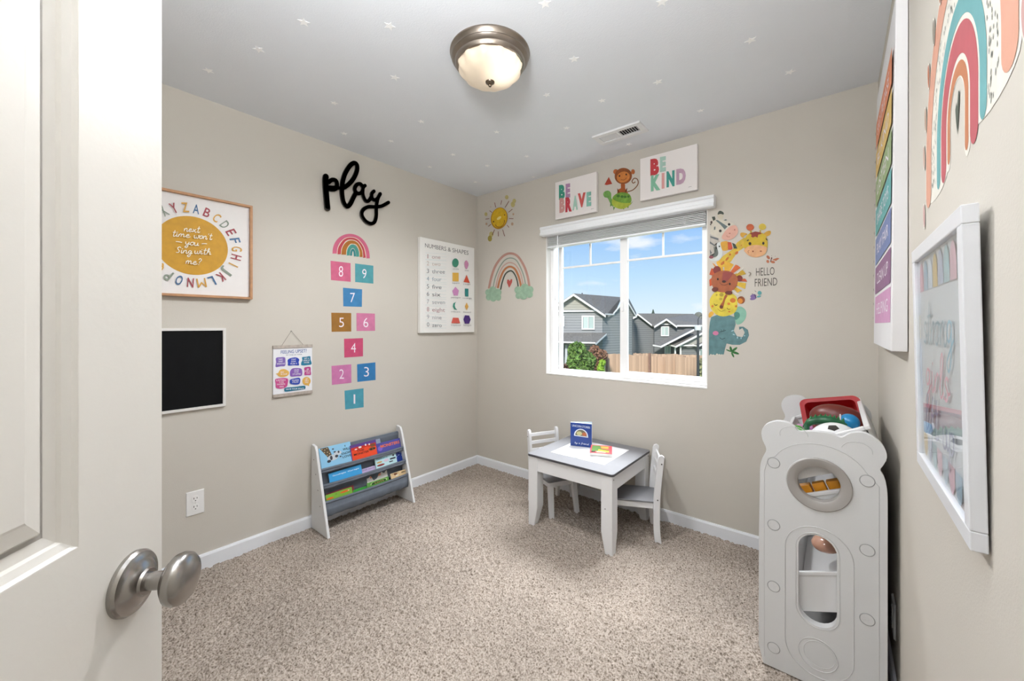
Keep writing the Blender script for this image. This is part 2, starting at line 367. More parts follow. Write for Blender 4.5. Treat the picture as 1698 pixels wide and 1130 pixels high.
# window: drywall return lining, vinyl frame, fixed left sash, sliding right sash
win = bpy.data.objects.new('window_1', None); S.collection.objects.link(win); win['kind'] = 'structure'; win.location = (-1.2, YW, WZ0)
m_vinyl = mat('#f4f4f4', .3)
fy0, fy1 = 2.665, 2.735
obj('lining', MB().box((WX0-.001, YW+.0006, WZ0-.001), (WX0+.004, YW+.14, WZ1)).box((WX1-.004, YW+.0006, WZ0-.001), (WX1+.001, YW+.14, WZ1)).box((WX0, YW+.0006, WZ1-.004), (WX1, YW+.14, WZ1+.001)), m_white, win)
obj('sill', MB().box((WX0+.001, YW-.004, WZ0-.006), (WX1-.001, YW+.14, WZ0+.004)), m_white, win, bevel=.002)
fr = MB(); fw = .035
fr.box((WX0+.004, fy0, WZ0+.004), (WX1-.004, fy1, WZ0+.024)); fr.box((WX0+.004, fy0, 1.925), (WX1-.004, fy1, WZ1))
fr.box((WX0+.004, fy0, WZ0+.024), (WX0+.03, fy1, 1.925)).box((WX1-.03, fy0, WZ0+.024), (WX1-.004, fy1, 1.925))
obj('window_frame', fr, m_vinyl, win, bevel=.002)
def sash(x0, x1, z0, z1, y, w, name):
    m = MB(); m.box((x0-w[0], y, z0-w[2]), (x0, y+.026, z1+w[3])); m.box((x1, y, z0-w[2]), (x1+w[1], y+.026, z1+w[3]))
    m.box((x0, y, z0-w[2]), (x1, y+.026, z0)); m.box((x0, y, z1), (x1, y+.026, z1+w[3])); s_ = obj(name, m, m_vinyl, win, bevel=.003)
    obj('glazing_bar', MB().box((x0, y+.009, 1.711), (x1, y+.019, 1.725)), m_vinyl, s_)
    xm = (x0+x1)/2; obj('glazing_bar', MB().box((xm-.006, y+.009, 1.725), (xm+.006, y+.019, z1)), m_vinyl, s_)
    obj('pane', MB().box((x0-.003, y+.012, z0-.003), (x1+.003, y+.015, z1+.003)), m_glass, s_)
m_glass = thin_glass('window_glass', k=.5)
sash(-1.697, -1.203, .913, 1.893, 2.700, (.03, .05, .02, .035), 'fixed_sash')
sash(-1.137, -.650, .935, 1.893, 2.668, (.055, .03, .032, .035), 'sliding_sash')
obj('sash_latch', MB().box((-1.178, 2.655, 1.36), (-1.163, 2.668, 1.43)), m_vinyl, win, bevel=.003)

# door leaf standing open on the left, seen from its hinge side
DE = V((-.7635, .1243, 0)); DU = V((.744, -.668, 0)).normalized(); DN = V((.668, .744, 0)).normalized()
DPL = Plane(DE, DN); DWD = .76
door = bpy.data.objects.new('door_1', None); S.collection.objects.link(door); door['kind'] = 'structure'
door.location = DE+DU*DWD; door['label'] = 'white panelled door standing open in the left foreground'
def D3(t_, z, n=0): return DE+DU*t_+UP*z+DN*n
m_door = mat('#dedad3', .42, .0, 3, .10, 110)
sw, panels = .1327, [(1.008, 1.90), (.26, .82)]
m = MB()
outer = [(0, .012), (DWD, .012), (DWD, 2.03), (0, 2.03)]
holes = [[(sw, a), (DWD-sw, a), (DWD-sw, c), (sw, c)] for a, c in panels]
m.holed(outer, holes, DE-DN*.035, DU, UP, DN*.035)
obj('door_slab', m, m_door, door, bevel=.0012)
for a, c in panels:
    m = MB(); xs0, xs1 = sw, DWD-sw
    steps = [(0, 0), (.003, -.004), (.011, -.007), (.013, -.011), (.024, -.0135), (.029, -.0135), (.033, -.008), (.050, -.0045), (.053, -.0035)]
    rings = []
    for d_, h_ in steps:
        rings.append([m.bm.verts.new(D3(xs0+d_, a+d_, h_)), m.bm.verts.new(D3(xs1-d_, a+d_, h_)), m.bm.verts.new(D3(xs1-d_, c-d_, h_)), m.bm.verts.new(D3(xs0+d_, c-d_, h_))])
    for A, B in zip(rings, rings[1:]):
        for i in range(4): m.bm.faces.new((A[i], A[(i+1) % 4], B[(i+1) % 4], B[i]))
    m.bm.faces.new(rings[-1]); bmesh.ops.recalc_face_normals(m.bm, faces=m.bm.faces[:])
    obj('door_panel', m, m_door, door)
    obj('door_panel_back', MB().hull([D3(xs0-.001, a, -.03), D3(xs1, a, -.03), D3(xs1, c, -.03), D3(xs0, c, -.03)], [D3(xs0-.001, a, -.0135), D3(xs1, a, -.0135), D3(xs1, c, -.0135), D3(xs0, c, -.0135)]), m_door, door)
m_nick = mat('#a29e9a', .26, .06, 40, .04, 400, metal=1.0)
ko = D3(.0573, .919)
kb = obj('door_knob', MB().lathe([(.0001, 0), (.0395, 0), (.0395, .0045), (.037, .008), (.031, .0095), (.028, .012), (.024, .0155), (.017, .018), (.0155, .021), (.0135, .021), (.0001, .021)], ko, DN, 48), m_nick, door, smooth=35)
obj('neck', MB().lathe([(.0112, .018), (.0112, .043), (.014, .046), (.0001, .046)], ko, DN, 32), m_nick, kb, smooth=35)
obj('grip', MB().lathe([(.0001, .0435), (.013, .0435), (.024, .0465), (.0305, .052), (.0325, .058), (.0315, .064), (.0275, .0685), (.0215, .0708), (.018, .0722), (.010, .0742), (.0001, .0745)], ko, DN, 48), m_nick, kb, smooth=50)
# ---------------------------------------------------------------- ceiling light, vent, stars
LX, LY = -1.165, 1.272
lamp = thing('ceiling_light', 'flush ceiling light with brushed nickel pan and fluted frosted glass bowl, switched on', 'ceiling light', (LX, LY, ZC))
m_pan = mat('#9c9288', .32, .04, 25, metal=1.0)
obj('pan', MB().lathe([(.0001, 0), (.172, 0), (.173, -.006), (.166, -.014), (.163, -.022), (.166, -.027), (.160, -.036), (.152, -.042), (.150, -.050), (.146, -.056), (.138, -.058), (.134, -.05), (.0001, -.05)], (LX, LY, ZC), (0, 0, 1), 64), m_pan, lamp, smooth=35)
m_bowl = bpy.data.materials.new('frosted_glass'); m_bowl.use_nodes = True; t = m_bowl.node_tree; b = t.nodes['Principled BSDF']
b.inputs['Base Color'].default_value = srgb('#cdbda6'); b.inputs['Roughness'].default_value = .35
x = N(t, 'ShaderNodeTexCoord'); vm = N(t, 'ShaderNodeVectorMath', operation='DISTANCE'); lk(t, x.outputs['Object'], vm.inputs[0]); vm.inputs[1].default_value = (.075, .01, -.085)
rp = N(t, 'ShaderNodeMapRange', interpolation_type='SMOOTHSTEP'); rp.inputs[1].default_value = .02; rp.inputs[2].default_value = .13; rp.inputs[3].default_value = 1.1; rp.inputs[4].default_value = .22
lk(t, vm.outputs['Value'], rp.inputs[0]); b.inputs['Emission Color'].default_value = (1, .84, .66, 1); lk(t, rp.outputs[0], b.inputs['Emission Strength'])
prof = [(.137, -.050)]+[(.137*math.cos(a)**.70+.0001, -.052-.070*math.sin(a)) for a in [PI/2*i/18 for i in range(19)]]
obj('bowl', MB().lathe(prof, (LX, LY, ZC), (0, 0, 1), 96, flute=lambda a, h: .03*math.cos(12*a)*min(1, max(0, (h+.122)/.04))), m_bowl, lamp, smooth=50)
obj('finial', MB().lathe([(.0001, -.119), (.020, -.120), (.019, -.127), (.010, -.133), (.006, -.134), (.0075, -.138), (.0055, -.143), (.0001, -.145)], (LX, LY, ZC), (0, 0, 1), 24), mat('#7d7062', .3, metal=1.0), lamp, smooth=50)

vent = [PC.at(*p) for p in ((981.8, 226.9), (1059.2, 198.4), (1074.8, 214), (1000.3, 239.9))]
vx0, vx1 = (vent[0].x+vent[3].x)/2, (vent[1].x+vent[2].x)/2; vy1, vy0 = (vent[0].y+vent[1].y)/2, (vent[2].y+vent[3].y)/2
if vx0 > vx1: vx0, vx1 = vx1, vx0
if vy0 > vy1: vy0, vy1 = vy1, vy0
vt = thing('ceiling_vent', 'white rectangular air register with slots on the ceiling above the window', 'air vent', ((vx0+vx1)/2, (vy0+vy1)/2, ZC))
m_vent = mat('#e9e9ea', .4)
bx_, by_ = .032, .032
z1 = ZC-.012
obj('frame', MB().box((vx0, vy0, z1), (vx1, vy0+by_, ZC)).box((vx0, vy1-by_, z1), (vx1, vy1, ZC)).box((vx0, vy0+by_, z1), (vx0+bx_, vy1-by_, ZC)).box((vx1-bx_, vy0+by_, z1), (vx1, vy1-by_, ZC)).box(((vx0+vx1)/2-.006, vy0+by_, z1), ((vx0+vx1)/2+.006, vy1-by_, ZC)), m_vent, vt, bevel=.002)
obj('duct', MB().box((vx0+bx_, vy0+by_, ZC-.0008), (vx1-bx_, vy1-by_, ZC)), mat('#2a2a2a', .9), vt)
sm = MB(); n_ = 16; ww = (vx1-vx0-2*bx_)/n_
for i in range(n_):
    xa = vx0+bx_+i*ww; tl = .006 if i < n_/2 else -.006
    M_ = Matrix.Translation((xa+ww/2, 0, ZC-.006)) @ Matrix.Rotation(-.62 if i < n_/2 else .87, 4, 'Y')
    sm = MB().box((-.0055, vy0+by_, -.0010), (.0055, vy1-by_, .0010), M_)
    obj('slat', sm, m_vent, vt)

STARS = [(504, 37, 'upper left, left of the star beside the lamp'), (646, 43, 'left of the lamp pan, nearest to it on that side'),
 (429, 82, 'just below the upper left star'), (346, 117, 'leftmost of all, nearest the door edge'),
 (654.5, 128.6, 'left of and below the lamp bowl'), (554, 171, 'very faint, above left of play sign'), (698.5, 201.6, 'alone between lamp and play sign'),
 (570.5, 221.6, 'above letters p and l of play sign'), (648, 234, 'above the letter y of play sign'), (751, 256.5, 'upper one of the pair near the left corner wall'),
 (712.6, 277, 'at left wall edge between play sign and corner'), (788, 302, 'tiny, closest to the room corner'), (903.7, 6, 'cut by the top edge, right of the lamp'),
 (1098, 3, 'cut by the top edge, farther right'), (1245, 66.8, 'upper of the two on the far right'), (952, 98, 'brightest, right of the lamp bowl'),
 (1309.7, 119.5, 'rightmost, nearest the right wall'), (1091, 136, 'above the vent and right of it'), (906.6, 157.5, 'below and right of lamp finial'),
 (998.5, 167, 'directly above the air vent'), (1161.7, 183.5, 'right of the air vent'), (939.5, 212.3, 'left of the air vent'), (823.7, 219, 'straight below the lamp finial'),
 (1042.6, 239.5, 'between the air vent and the be kind canvas'), (873.6, 259.3, 'above left of the be brave canvas'), (807.6, 275, 'above the sun sticker'), (884.7, 293.5, 'at the window wall edge left of be brave')]
m_star = mat('#ffffff', .4)
for i, (px, py, where) in enumerate(STARS):
    c = PC.at(px, py); r = .0235 if py < 150 else .02
    a0 = random.uniform(0, 2*PI); bm = MB()
    pts = [c+V((math.cos(a0+k*PI/5), math.sin(a0+k*PI/5), 0))*(r if k % 2 == 0 else r*.42) for k in range(10)]
    pts = [p-c for p in pts]
    bm.hull([V((p.x, p.y, -.0012)) for p in pts], [V((p.x, p.y, 0)) for p in pts])
    o = obj('star_sticker', bm, m_star); o.location = c
    bmesh_ok = tag(o, 'small white star on ceiling, '+where, 'star sticker', 'star stickers on the ceiling')

# ---------------------------------------------------------------- left wall
PLD = PL
def D_L(root, off=0, **k): return Dec(root, PL.off(off), **k)
def canvas(name, label, cat, plane, TL, TR, BR, BL, depth, col='#eeece8', edge=None, group=None, rough=.7):
    """stretched canvas: front corners given as pixels on the plane shifted by depth"""
    P_ = plane.off(depth); c = [P_.at(*q_) for q_ in (TL, TR, BR, BL)]
    h = plane.n.cross(UP).normalized()
    a = sum(p.dot(h) for p in (c[0], c[3]))/2; b_ = sum(p.dot(h) for p in (c[1], c[2]))/2; z1 = (c[0].z+c[1].z)/2; z0 = (c[2].z+c[3].z)/2
    k = V(plane.n)*((plane.p+plane.n*depth).dot(plane.n))
    pt = lambda u, z, d=0: h*u+UP*z+k-plane.n*d
    r = thing(name, label, cat, pt((a+b_)/2, z0, depth), group=group)
    obj('canvas', MB().hull([pt(a, z0, depth-.003), pt(b_, z0, depth-.003), pt(b_, z1, depth-.003), pt(a, z1, depth-.003)], [pt(a, z0), pt(b_, z0), pt(b_, z1), pt(a, z1)]), mat(col, rough, .01, 8, .08, 500), r, bevel=.002)
    return r, P_, (a, b_, z0, z1, pt)

# alphabet picture
ay, az, ah = .531, 1.664, .260; fx = .035
r = thing('framed_picture', 'square wood-framed alphabet picture with mustard sun circle and white handwriting, left wall', 'framed picture', (XL, ay, az-ah))
m_wood = mat('#b98a63', .55, .12, 40)
f0, f1 = ah-.012, ah
m = MB()
for (y0, z0, y1, z1) in ((-f1, -f1, f1, -f0), (-f1, f0, f1, f1), (-f1, -f0, -f0, f0), (f0, -f0, f1, f0)):
    obj('frame_bar', MB().box((XL+.001, ay+y0, az+z0), (XL+fx, ay+y1, az+z1)), m_wood, r, bevel=.001)
obj('board', MB().box((XL+.002, ay-f0, az-f0), (XL+.018, ay+f0, az+f0)), mat('#e9e5e3', .75, .01), r)
PA = PL.off(.018); WF = lambda y, z: V((XL+.018, y, z))
d = Dec(r, PA, f=WF); d.p('sun_disc', '#c8941a', .08, 60).ell(ay, az, .148, .148, n=72)
cols = ['#3d6791', '#9d3a45', '#cf9a3a', '#869182', '#9d3a45', '#3d6791', '#cf9a3a', '#9d3a45', '#cf9a3a', '#869182', '#9d3a45', '#3d6791', '#cf9a3a', '#9d3a45', '#3d6791', '#869182', '#cf9a3a', '#9d3a45', '#3d6791', '#869182', '#9d3a45', '#cf9a3a', '#3d6791', '#869182', '#9d3a45', '#cf9a3a']
for i, ch in enumerate('ABCDEFGHIJKLMNOPQRSTUVWXYZ'):
    an = math.radians(90-3.6-i*360/26); rr = .166; u_ = (math.sin(an), -math.cos(an)); cx, cy = ay+rr*math.cos(an), az+rr*math.sin(an)
    hw = .013 if ch != 'I' else .003
    hw = .019 if ch in 'MW' else hw
    d.p('letter', cols[i]).text(ch, (cx-u_[0]*hw, cy-u_[1]*hw), (cx+u_[0]*hw, cy+u_[1]*hw), .046, up=(math.cos(an), math.sin(an)), bold=(0 if ch in 'MW' else .012))
d.end(); d.f = None; d.view(270, 310, 5.947)
d.p('handwriting', '#f3ecd9'); wl = 7.5
d.script('next', (203, 440), (360, 455), 30, wl); d.script('time', (85, 488), (265, 505), 30, wl); d.script("won't", (300, 508), (480, 525), 30, wl)
d.script('-', (115, 548), (190, 560), 12, wl); d.script('you', (215, 572), (350, 585), 30, wl); d.script('-', (370, 572), (435, 572), 12, wl)
d.script('Sing', (120, 650), (285, 665), 30, wl); d.script('with', (305, 660), (470, 672), 30, wl); d.script('me?', (220, 760), (370, 775), 32, wl); d.end()

# chalkboard
r = thing('chalkboard', 'blank black chalkboard in a thin white frame on the left wall', 'chalkboard', (XL, .37, .828))
y0, y1, z0, z1, fw_ = .07, .671, .828, 1.245, .013
obj('slate', MB().box((XL+.001, y0+fw_, z0+fw_), (XL+.010, y1-fw_, z1-fw_)), mat('#090a0c', .75, .2, 20, spec=.2), r)
for q_ in (((y0, z0), (y1, z0+fw_)), ((y0, z1-fw_), (y1, z1)), ((y0, z0+fw_), (y0+fw_, z1-fw_)), ((y1-fw_, z0+fw_), (y1, z1-fw_))):
    obj('frame_bar', MB().box((XL+.001, q_[0][0], q_[0][1]), (XL+.018, q_[1][0], q_[1][1])), mat('#e3e0dc', .5), r, bevel=.001)

# feelings poster
Pp = PL.off(.010); c = [Pp.at(*q_) for q_ in ((453, 577), (517.5, 575.5), (517.5, 649), (453, 656.5))]
y0 = (c[0].y+c[3].y)/2; y1 = (c[1].y+c[2].y)/2; z1 = (c[0].z+c[1].z)/2; z0 = (c[2].z+c[3].z)/2
r = thing('hanging_poster', 'small feelings poster with coloured speech bubbles hung between wooden rails by a string', 'poster', (XL, (y0+y1)/2, z0))
m_ww = mat('#b5aaa0', .7, .15, 60)
obj('paper', MB().box((XL+.004, y0, z0), (XL+.010, y1, z1)), mat('#eeeef2', .7), r)
for a, b_ in ((z1-.004, z1+.014), (z0-.012, z0+.006)):
    obj('rail', MB().box((XL+.001, y0-.002, a), (XL+.015, y1+.002, b_)), m_ww, r, bevel=.001)
yc = (y0+y1)/2; hk = Pp.at(483.5, 549.5)
obj('string', MB().tube([(XL+.008, y0+.045, z1+.01), (XL+.006, hk.y, hk.z), (XL+.008, y1-.05, z1+.01)], .0011, 6), mat('#8d857c', .8), r)
obj('nail', MB().cyl((XL, hk.y, hk.z), (XL+.011, hk.y, hk.z), .0022, n=10), mat('#8a8a8a', .3, metal=1), r)
d = Dec(r, Pp).view(445, 565, 11.9)
d.p('lettering', '#3f5f9e').text('FEELING UPSET?', (245, 262), (755, 232), 62, bold=.01)
d.p('lettering', '#6a6f86').text('TRY ONE OF THESE', (340, 300), (660, 285), 22)
d.p('speech_bubble', '#8166b4').poly([(150, 345), (240, 330), (325, 335), (335, 420), (325, 500), (240, 510), (143, 522), (152, 430)], True)
d.p('speech_bubble', '#2443b4').poly([(380, 385), (430, 350), (540, 333), (605, 370), (595, 430), (600, 490), (500, 488), (390, 495), (385, 440)], True)
d.p('speech_bubble', '#1b7a9c').poly([(665, 330), (740, 322), (820, 310), (830, 370), (850, 465), (760, 485), (655, 490), (645, 440), (668, 390)], True)
d.p('speech_bubble', '#dfb05a').poly([(143, 655), (190, 640), (230, 580), (320, 565), (405, 620), (380, 690), (280, 722), (200, 705), (170, 670)], True)
d.p('speech_bubble', '#8b5fb5').poly([(430, 600), (480, 550), (610, 545), (660, 580), (655, 690), (560, 705), (450, 710), (425, 670)], True)
d.p('speech_bubble', '#bb3f86').poly([(705, 540), (760, 522), (825, 525), (832, 600), (835, 675), (770, 680), (708, 680), (712, 610)], True)
d.p('speech_bubble', '#c94b8c').poly([(130, 775), (180, 750), (370, 748), (378, 850), (350, 915), (240, 950), (150, 930), (140, 850)], True)
d.p('speech_bubble', '#2b48b0').poly([(425, 775), (520, 745), (612, 738), (625, 800), (600, 860), (500, 870), (430, 845)], True)
d.p('speech_bubble', '#dfae55').ell(748, 800, 82, 82).poly([(740, 870), (795, 898), (805, 850)])
d.p('speech_bubble', '#1b7390').poly([(312, 960), (340, 930), (530, 912), (700, 892), (728, 925), (700, 960), (520, 985), (340, 1008), (312, 990)], True)
d.p('lettering', '#f6f3fb')
for tx, x0, x1, yy in (('TAKE', 190, 275, 385), ('DEEP', 195, 280, 428), ('BREATHS', 165, 320, 475), ('COUNT', 445, 540, 388), ('DOWN', 445, 535, 430), ('FROM 10', 430, 560, 473), ('GET A', 700, 800, 370), ('DRINK OF', 685, 810, 410), ('WATER', 695, 800, 450),
   ('DRAW', 235, 300, 640), ('OR COLOR', 235, 365, 680), ('HUG', 505, 595, 595), ('YOUR', 500, 590, 635), ('STUFFIE', 470, 630, 680), ('ASK', 750, 795, 580), ('FOR A', 725, 815, 618), ('HUG', 745, 810, 655),
   ('LISTEN', 150, 330, 800), ('TO YOUR', 205, 300, 838), ('FAVORITE', 165, 325, 880), ('SONG', 215, 300, 925), ('SQUEEZE', 460, 595, 800), ('A PILLOW', 465, 590, 838), ('GO', 730, 770, 770), ('FOR A', 715, 785, 805), ('WALK', 715, 785, 840), ('HAVE YOUR SPACE', 345, 695, 975)):
    d.text(tx, (x0, yy), (x1, yy-(x1-x0)*.05), 27, bold=.01)
d.end()

# play sign
PP = PL.off(.010); T8 = (520, 250, 8.071)
hkp = PP.at(585, 320)
play = thing('word_sign', 'black cut-out cursive play sign mounted on the left wall', 'wall sign', (XL, hkp.y, hkp.z))
def stroke(mb, pts, w):
    P3 = [PP.at(T8[0]+x/T8[2], T8[1]+y/T8[2]) for x, y in smooth_pts(pts, 6)]
    hw = w/T8[2]/FPX*(P3[0]-CAM).dot(FW)*.5; d3 = V((.012, 0, 0)); k_ = .98
    for i, p in enumerate(P3):
        mb.prism([p+V((0, y_*hw*k_, z_*hw)) for y_, z_ in circ(0, 0, 1, 12)], d3)
        if i:
            a, b_ = P3[i-1], p; t_ = V((0, b_.y-a.y, b_.z-a.z))
            if t_.length < 1e-6: continue
            n_ = V((0, -t_.z, t_.y)).normalized(); n_ = V((0, n_.y*hw*k_, n_.z*hw))
            mb.prism([a-n_, b_-n_, b_+n_, a+n_], d3)
L_ = {'letter p': [([(158, 350), (150, 400), (158, 550), (178, 775)], 74), ([(190, 430), (240, 393), (290, 405), (305, 460), (285, 515), (240, 525), (190, 515)], 52), ([(200, 490), (260, 495), (350, 505)], 42)],
 'letter l': [([(395, 500), (470, 445), (530, 370), (572, 270), (570, 190), (525, 170), (470, 215), (410, 320), (378, 440), (372, 560), (390, 680), (435, 750), (480, 720), (520, 640), (560, 560)], 56)],
 'letter a': [([(650, 490), (620, 450), (575, 455), (545, 500), (548, 545), (580, 575), (625, 570), (650, 540)], 46), ([(680, 470), (655, 500), (650, 580), (680, 660), (715, 680), (745, 655), (770, 610)], 44)],
 'letter y': [([(800, 545), (770, 580), (775, 640), (815, 665), (850, 640)], 44), ([(885, 580), (850, 650), (832, 760), (830, 880), (805, 960), (755, 978), (690, 945), (640, 870), (650, 800), (720, 755), (820, 755), (900, 745), (960, 715), (995, 695)], 44)]}
for nm, ss in L_.items():
    mb = MB()
    for pts, w in ss: stroke(mb, pts, w)
    obj('letter', mb, m_black, play)

# hopscotch stickers
rb = thing('rainbow_sticker', 'small pink, red, ochre and teal rainbow sticker above the number squares', 'wall sticker', PL.at(582, 429), group=None)
d = Dec(rb, PL).view(540, 385, 9.826)
def band(col, L, Rr, top, nm='band'):
    cx = (L[0]+Rr[0])/2; pts = []
    lx0, lx1, ly = L; rx0, rx1, ry = Rr; (to, ti) = top
    o_, i_ = [], []
    for k in range(25):
        a = PI-PI*k/24; c_, s_ = math.cos(a), abs(math.sin(a))**.9
        o_.append(((lx0+rx1)/2-(-(c_))*(rx1-lx0)/2, (ly+(ry-ly)*k/24)-s_*((ly+ry)/2-to)))
        i_.append(((lx1+rx0)/2+c_*(rx0-lx1)/2, (ly+(ry-ly)*k/24)-s_*((ly+ry)/2-ti)))
    d.p(nm, col, .06, 60)
    a_ = [d.bm.verts.new(d.W(*q_)) for q_ in o_]; b_ = [d.bm.verts.new(d.W(*q_)) for q_ in i_]
    for k in range(24): d.bm.faces.new((a_[k], a_[k+1], b_[k+1], b_[k]))
band('#c8607f', (110, 182, 352), (662, 718, 430), (30, 85)); band('#b94049', (192, 246, 362), (606, 652, 420), (88, 128)); band('#a8661a', (254, 332, 370), (548, 604, 408), (136, 192)); band('#449084', (340, 390, 382), (494, 545, 402), (202, 262)); band('#2d7f83', (395, 428, 386), (456, 490, 398), (272, 312)); 
d.p('highlight', '#e9ddc9').line([(186, 355), (200, 250), (290, 120), (400, 86), (520, 120), (620, 250), (657, 425)], 8).line([(250, 365), (262, 260), (330, 150), (425, 130), (520, 170), (590, 290), (605, 410)], 8).line([(336, 378), (345, 280), (395, 205), (440, 197), (500, 215), (545, 310), (547, 405)], 8); d.end()
SQ = [('8', '#cc6284', (79, 468, 406, 507, 408, 812, 86, 783), (213, 284, 727), 170), ('9', '#4f9aa3', (478, 512, 777, 549, 777, 842, 480, 815), (595, 664, 755), 150)]
SQ2 = [('7', '#3c80b3', (141, 355, 257, 365, 255, 471, 143, 468), (184, 213, 443), 57), ('5', '#9c6c29', (70, 506, 191, 508, 191, 620, 72, 622), (117, 147, 593), 57), ('6', '#cf7a9f', (222, 508, 334, 512, 335, 616, 223, 617), (264, 294, 594), 57),
 ('4', '#c64a70', (147, 664, 262, 660, 262, 770, 149, 778), (189, 219, 747), 57), ('2', '#c877a8', (71, 828, 191, 818, 192, 930, 74, 943), (119, 147, 906), 57), ('3', '#2b77b0', (226, 818, 337, 806, 338, 913, 228, 925), (268, 298, 892), 57), ('1', '#4b9bae', (150, 978, 265, 963, 266, 1078, 154, 1092), (205, 215, 1057), 57)]
sqn = {'8': 'rose pink', '9': 'teal', '7': 'blue', '5': 'ochre brown', '6': 'light pink', '4': 'crimson', '2': 'mauve pink', '3': 'deep blue', '1': 'aqua'}
for lst, vw in ((SQ, (540, 385, 9.826)), (SQ2, (530, 380, 3.645))):
    for n_, col, q_, nm, hh in lst:
        cxy = ((q_[0]+q_[4])/2/vw[2]+vw[0], (q_[1]+q_[5])/2/vw[2]+vw[1])
        r = thing('number_sticker', sqn[n_]+' square hopscotch sticker with white number '+n_, 'wall sticker', PL.at(*cxy), group='hopscotch number stickers')
        d = Dec(r, PL, rough=.45).view(*vw); d.p('square', col, .07, 50, bump=.4, bs=60).poly([(q_[0], q_[1]), (q_[2], q_[3]), (q_[4], q_[5]), (q_[6], q_[7])])
        d.p('number', '#f1e6ef').text(n_, (nm[0], nm[2]), (nm[1], nm[2]), hh, bold=-.005); d.end()

# numbers and shapes canvas
r, Pn, box_ = canvas('canvas_print', 'tall white numbers and shapes canvas hanging near the corner of left wall', 'canvas print', PL, (696.7, 393.5), (786.5, 411), (786.5, 551.3), (696.7, 552.6), .035)
d = Dec(r, Pn).view(680, 380, 6.275)
d.p('lettering', '#6c6a6b').text('NUMBERS & SHAPES', (155, 190), (607, 270), 42)
rows = [('1 one', 312, '#b99a98'), ('2 two', 385, '#c9b8ae'), ('3 three', 465, '#7d7c80'), ('4 four', 545, '#93a0aa'), ('5 five', 625, '#6f6f73'), ('6 six', 703, '#6c6c70'), ('7 seven', 783, '#a9a8ac'), ('8 eight', 863, '#b98f93'), ('9 nine', 942, '#b7b2b5'), ('0 zero', 1022, '#8d8d91')]
for s_, y, col in rows:
    y2 = y; wd = (170, 315+ (45 if len(s_) > 6 else 10 if len(s_) > 5 else 0))
    d.p('lettering', col).text(s_[0], (172 if s_[0] != '1' else 179, y2-6), (196 if s_[0] != '1' else 188, y2-6), 44).text(s_[2:], (228, y2-4), (wd[1], y2), 40)
d.p('rule', '#bfd5da')
for s_, y, c_ in rows:
    for dy in (4, -28, -58): d.line([(155, y+dy-(6 if dy < 0 else 0)), (375, y+dy+8)], 1.6)
d.p('circle', '#3f8a72').ell(468, 352, 34, 46); d.p('oval', '#cf8fb4').poly([(580, 327), (600, 350), (603, 380), (583, 420), (565, 390), (562, 350)], True)
d.p('square', '#dfb04c').poly([(437, 455), (501, 456), (501, 546), (438, 543)]); d.p('triangle', '#cf5136').poly([(584, 477), (617, 562), (551, 552)])
d.p('pentagon', '#cf8fc0').poly([(467, 602), (502, 640), (492, 694), (450, 692), (434, 645)]); d.p('rectangle', '#2d8583').poly([(565, 620), (602, 622), (602, 704), (567, 700)])
d.p('crescent', '#3f9580').poly([(473, 757), (445, 775), (440, 810), (455, 838), (485, 842), (466, 822), (459, 795), (464, 772)])
d.p('diamond', '#e2ac55').poly([(583, 765), (602, 808), (583, 848), (565, 805)]); d.p('trapezoid', '#d85f52').poly([(440, 923), (498, 925), (515, 982), (423, 980)]); d.p('hexagon', '#4c2c7c').poly([(565, 898), (608, 900), (624, 942), (608, 985), (565, 985), (549, 940)])
d.p('lettering', '#8f8d90')
for s_, x0, x1, y in (('circle', 438, 500, 422), ('oval', 562, 602, 438), ('square', 433, 508, 568), ('triangle', 545, 622, 580), ('pentagon', 420, 520, 718), ('rectangle', 540, 635, 726), ('crescent', 420, 515, 866), ('diamond', 545, 627, 870), ('trapezoid', 418, 520, 1005), ('hexagon', 548, 630, 1008)):
    d.text(s_, (x0, y), (x1, y+3), 15)
d.end()

def outlet(name, label, P_, pxc=None, c=None, w=.076, h=.124):
    n = P_.n; hh = n.cross(UP).normalized()*(-1); c = c or P_.at(*pxc)
    r = thing(name, label, 'outlet', c-UP*h/2); q_ = lambda u, z, d_=0: c+hh*u+UP*z+n*d_
    obj('plate', MB().hull([q_(-w/2, -h/2), q_(w/2, -h/2), q_(w/2, h/2), q_(-w/2, h/2)], [q_(-w/2+.003, -h/2+.003, .006), q_(w/2-.003, -h/2+.003, .006), q_(w/2-.003, h/2-.003, .006), q_(-w/2+.003, h/2-.003, .006)]), mat('#efeeec', .35), r, bevel=.001)
    for zz in (.021, -.021):
        f_ = MB(); f_.prism([q_(max(-.0145, min(.0145, a)), zz+b_, .0055) for a, b_ in circ(0, 0, .0175, 28)], n*.0028)
        s_ = obj('socket', f_, mat('#f3f2f0', .3), r); hm = MB()
        for u, w2, h2 in ((-.0065, .0013, .0045), (.0065, .0013, .0036)): hm.prism([q_(u-w2, zz+.004-h2, .0083), q_(u+w2, zz+.004-h2, .0083), q_(u+w2, zz+.004+h2, .0083), q_(u-w2, zz+.004+h2, .0083)], n*.0003)
        hm.prism([q_(a, zz-.0085+b_, .0083) for a, b_ in circ(0, 0, .0026, 10)], n*.0003); obj('slots', hm, mat('#1c1a19', .8), s_)
    obj('screw', MB().prism([q_(a, b_, .006) for a, b_ in circ(0, 0, .0025, 12)], n*.001), mat('#c9c6c2', .3, metal=.5), r)
outlet('wall_outlet', 'white duplex outlet low on the left wall beside the door knob', PL, (323.5, 834))

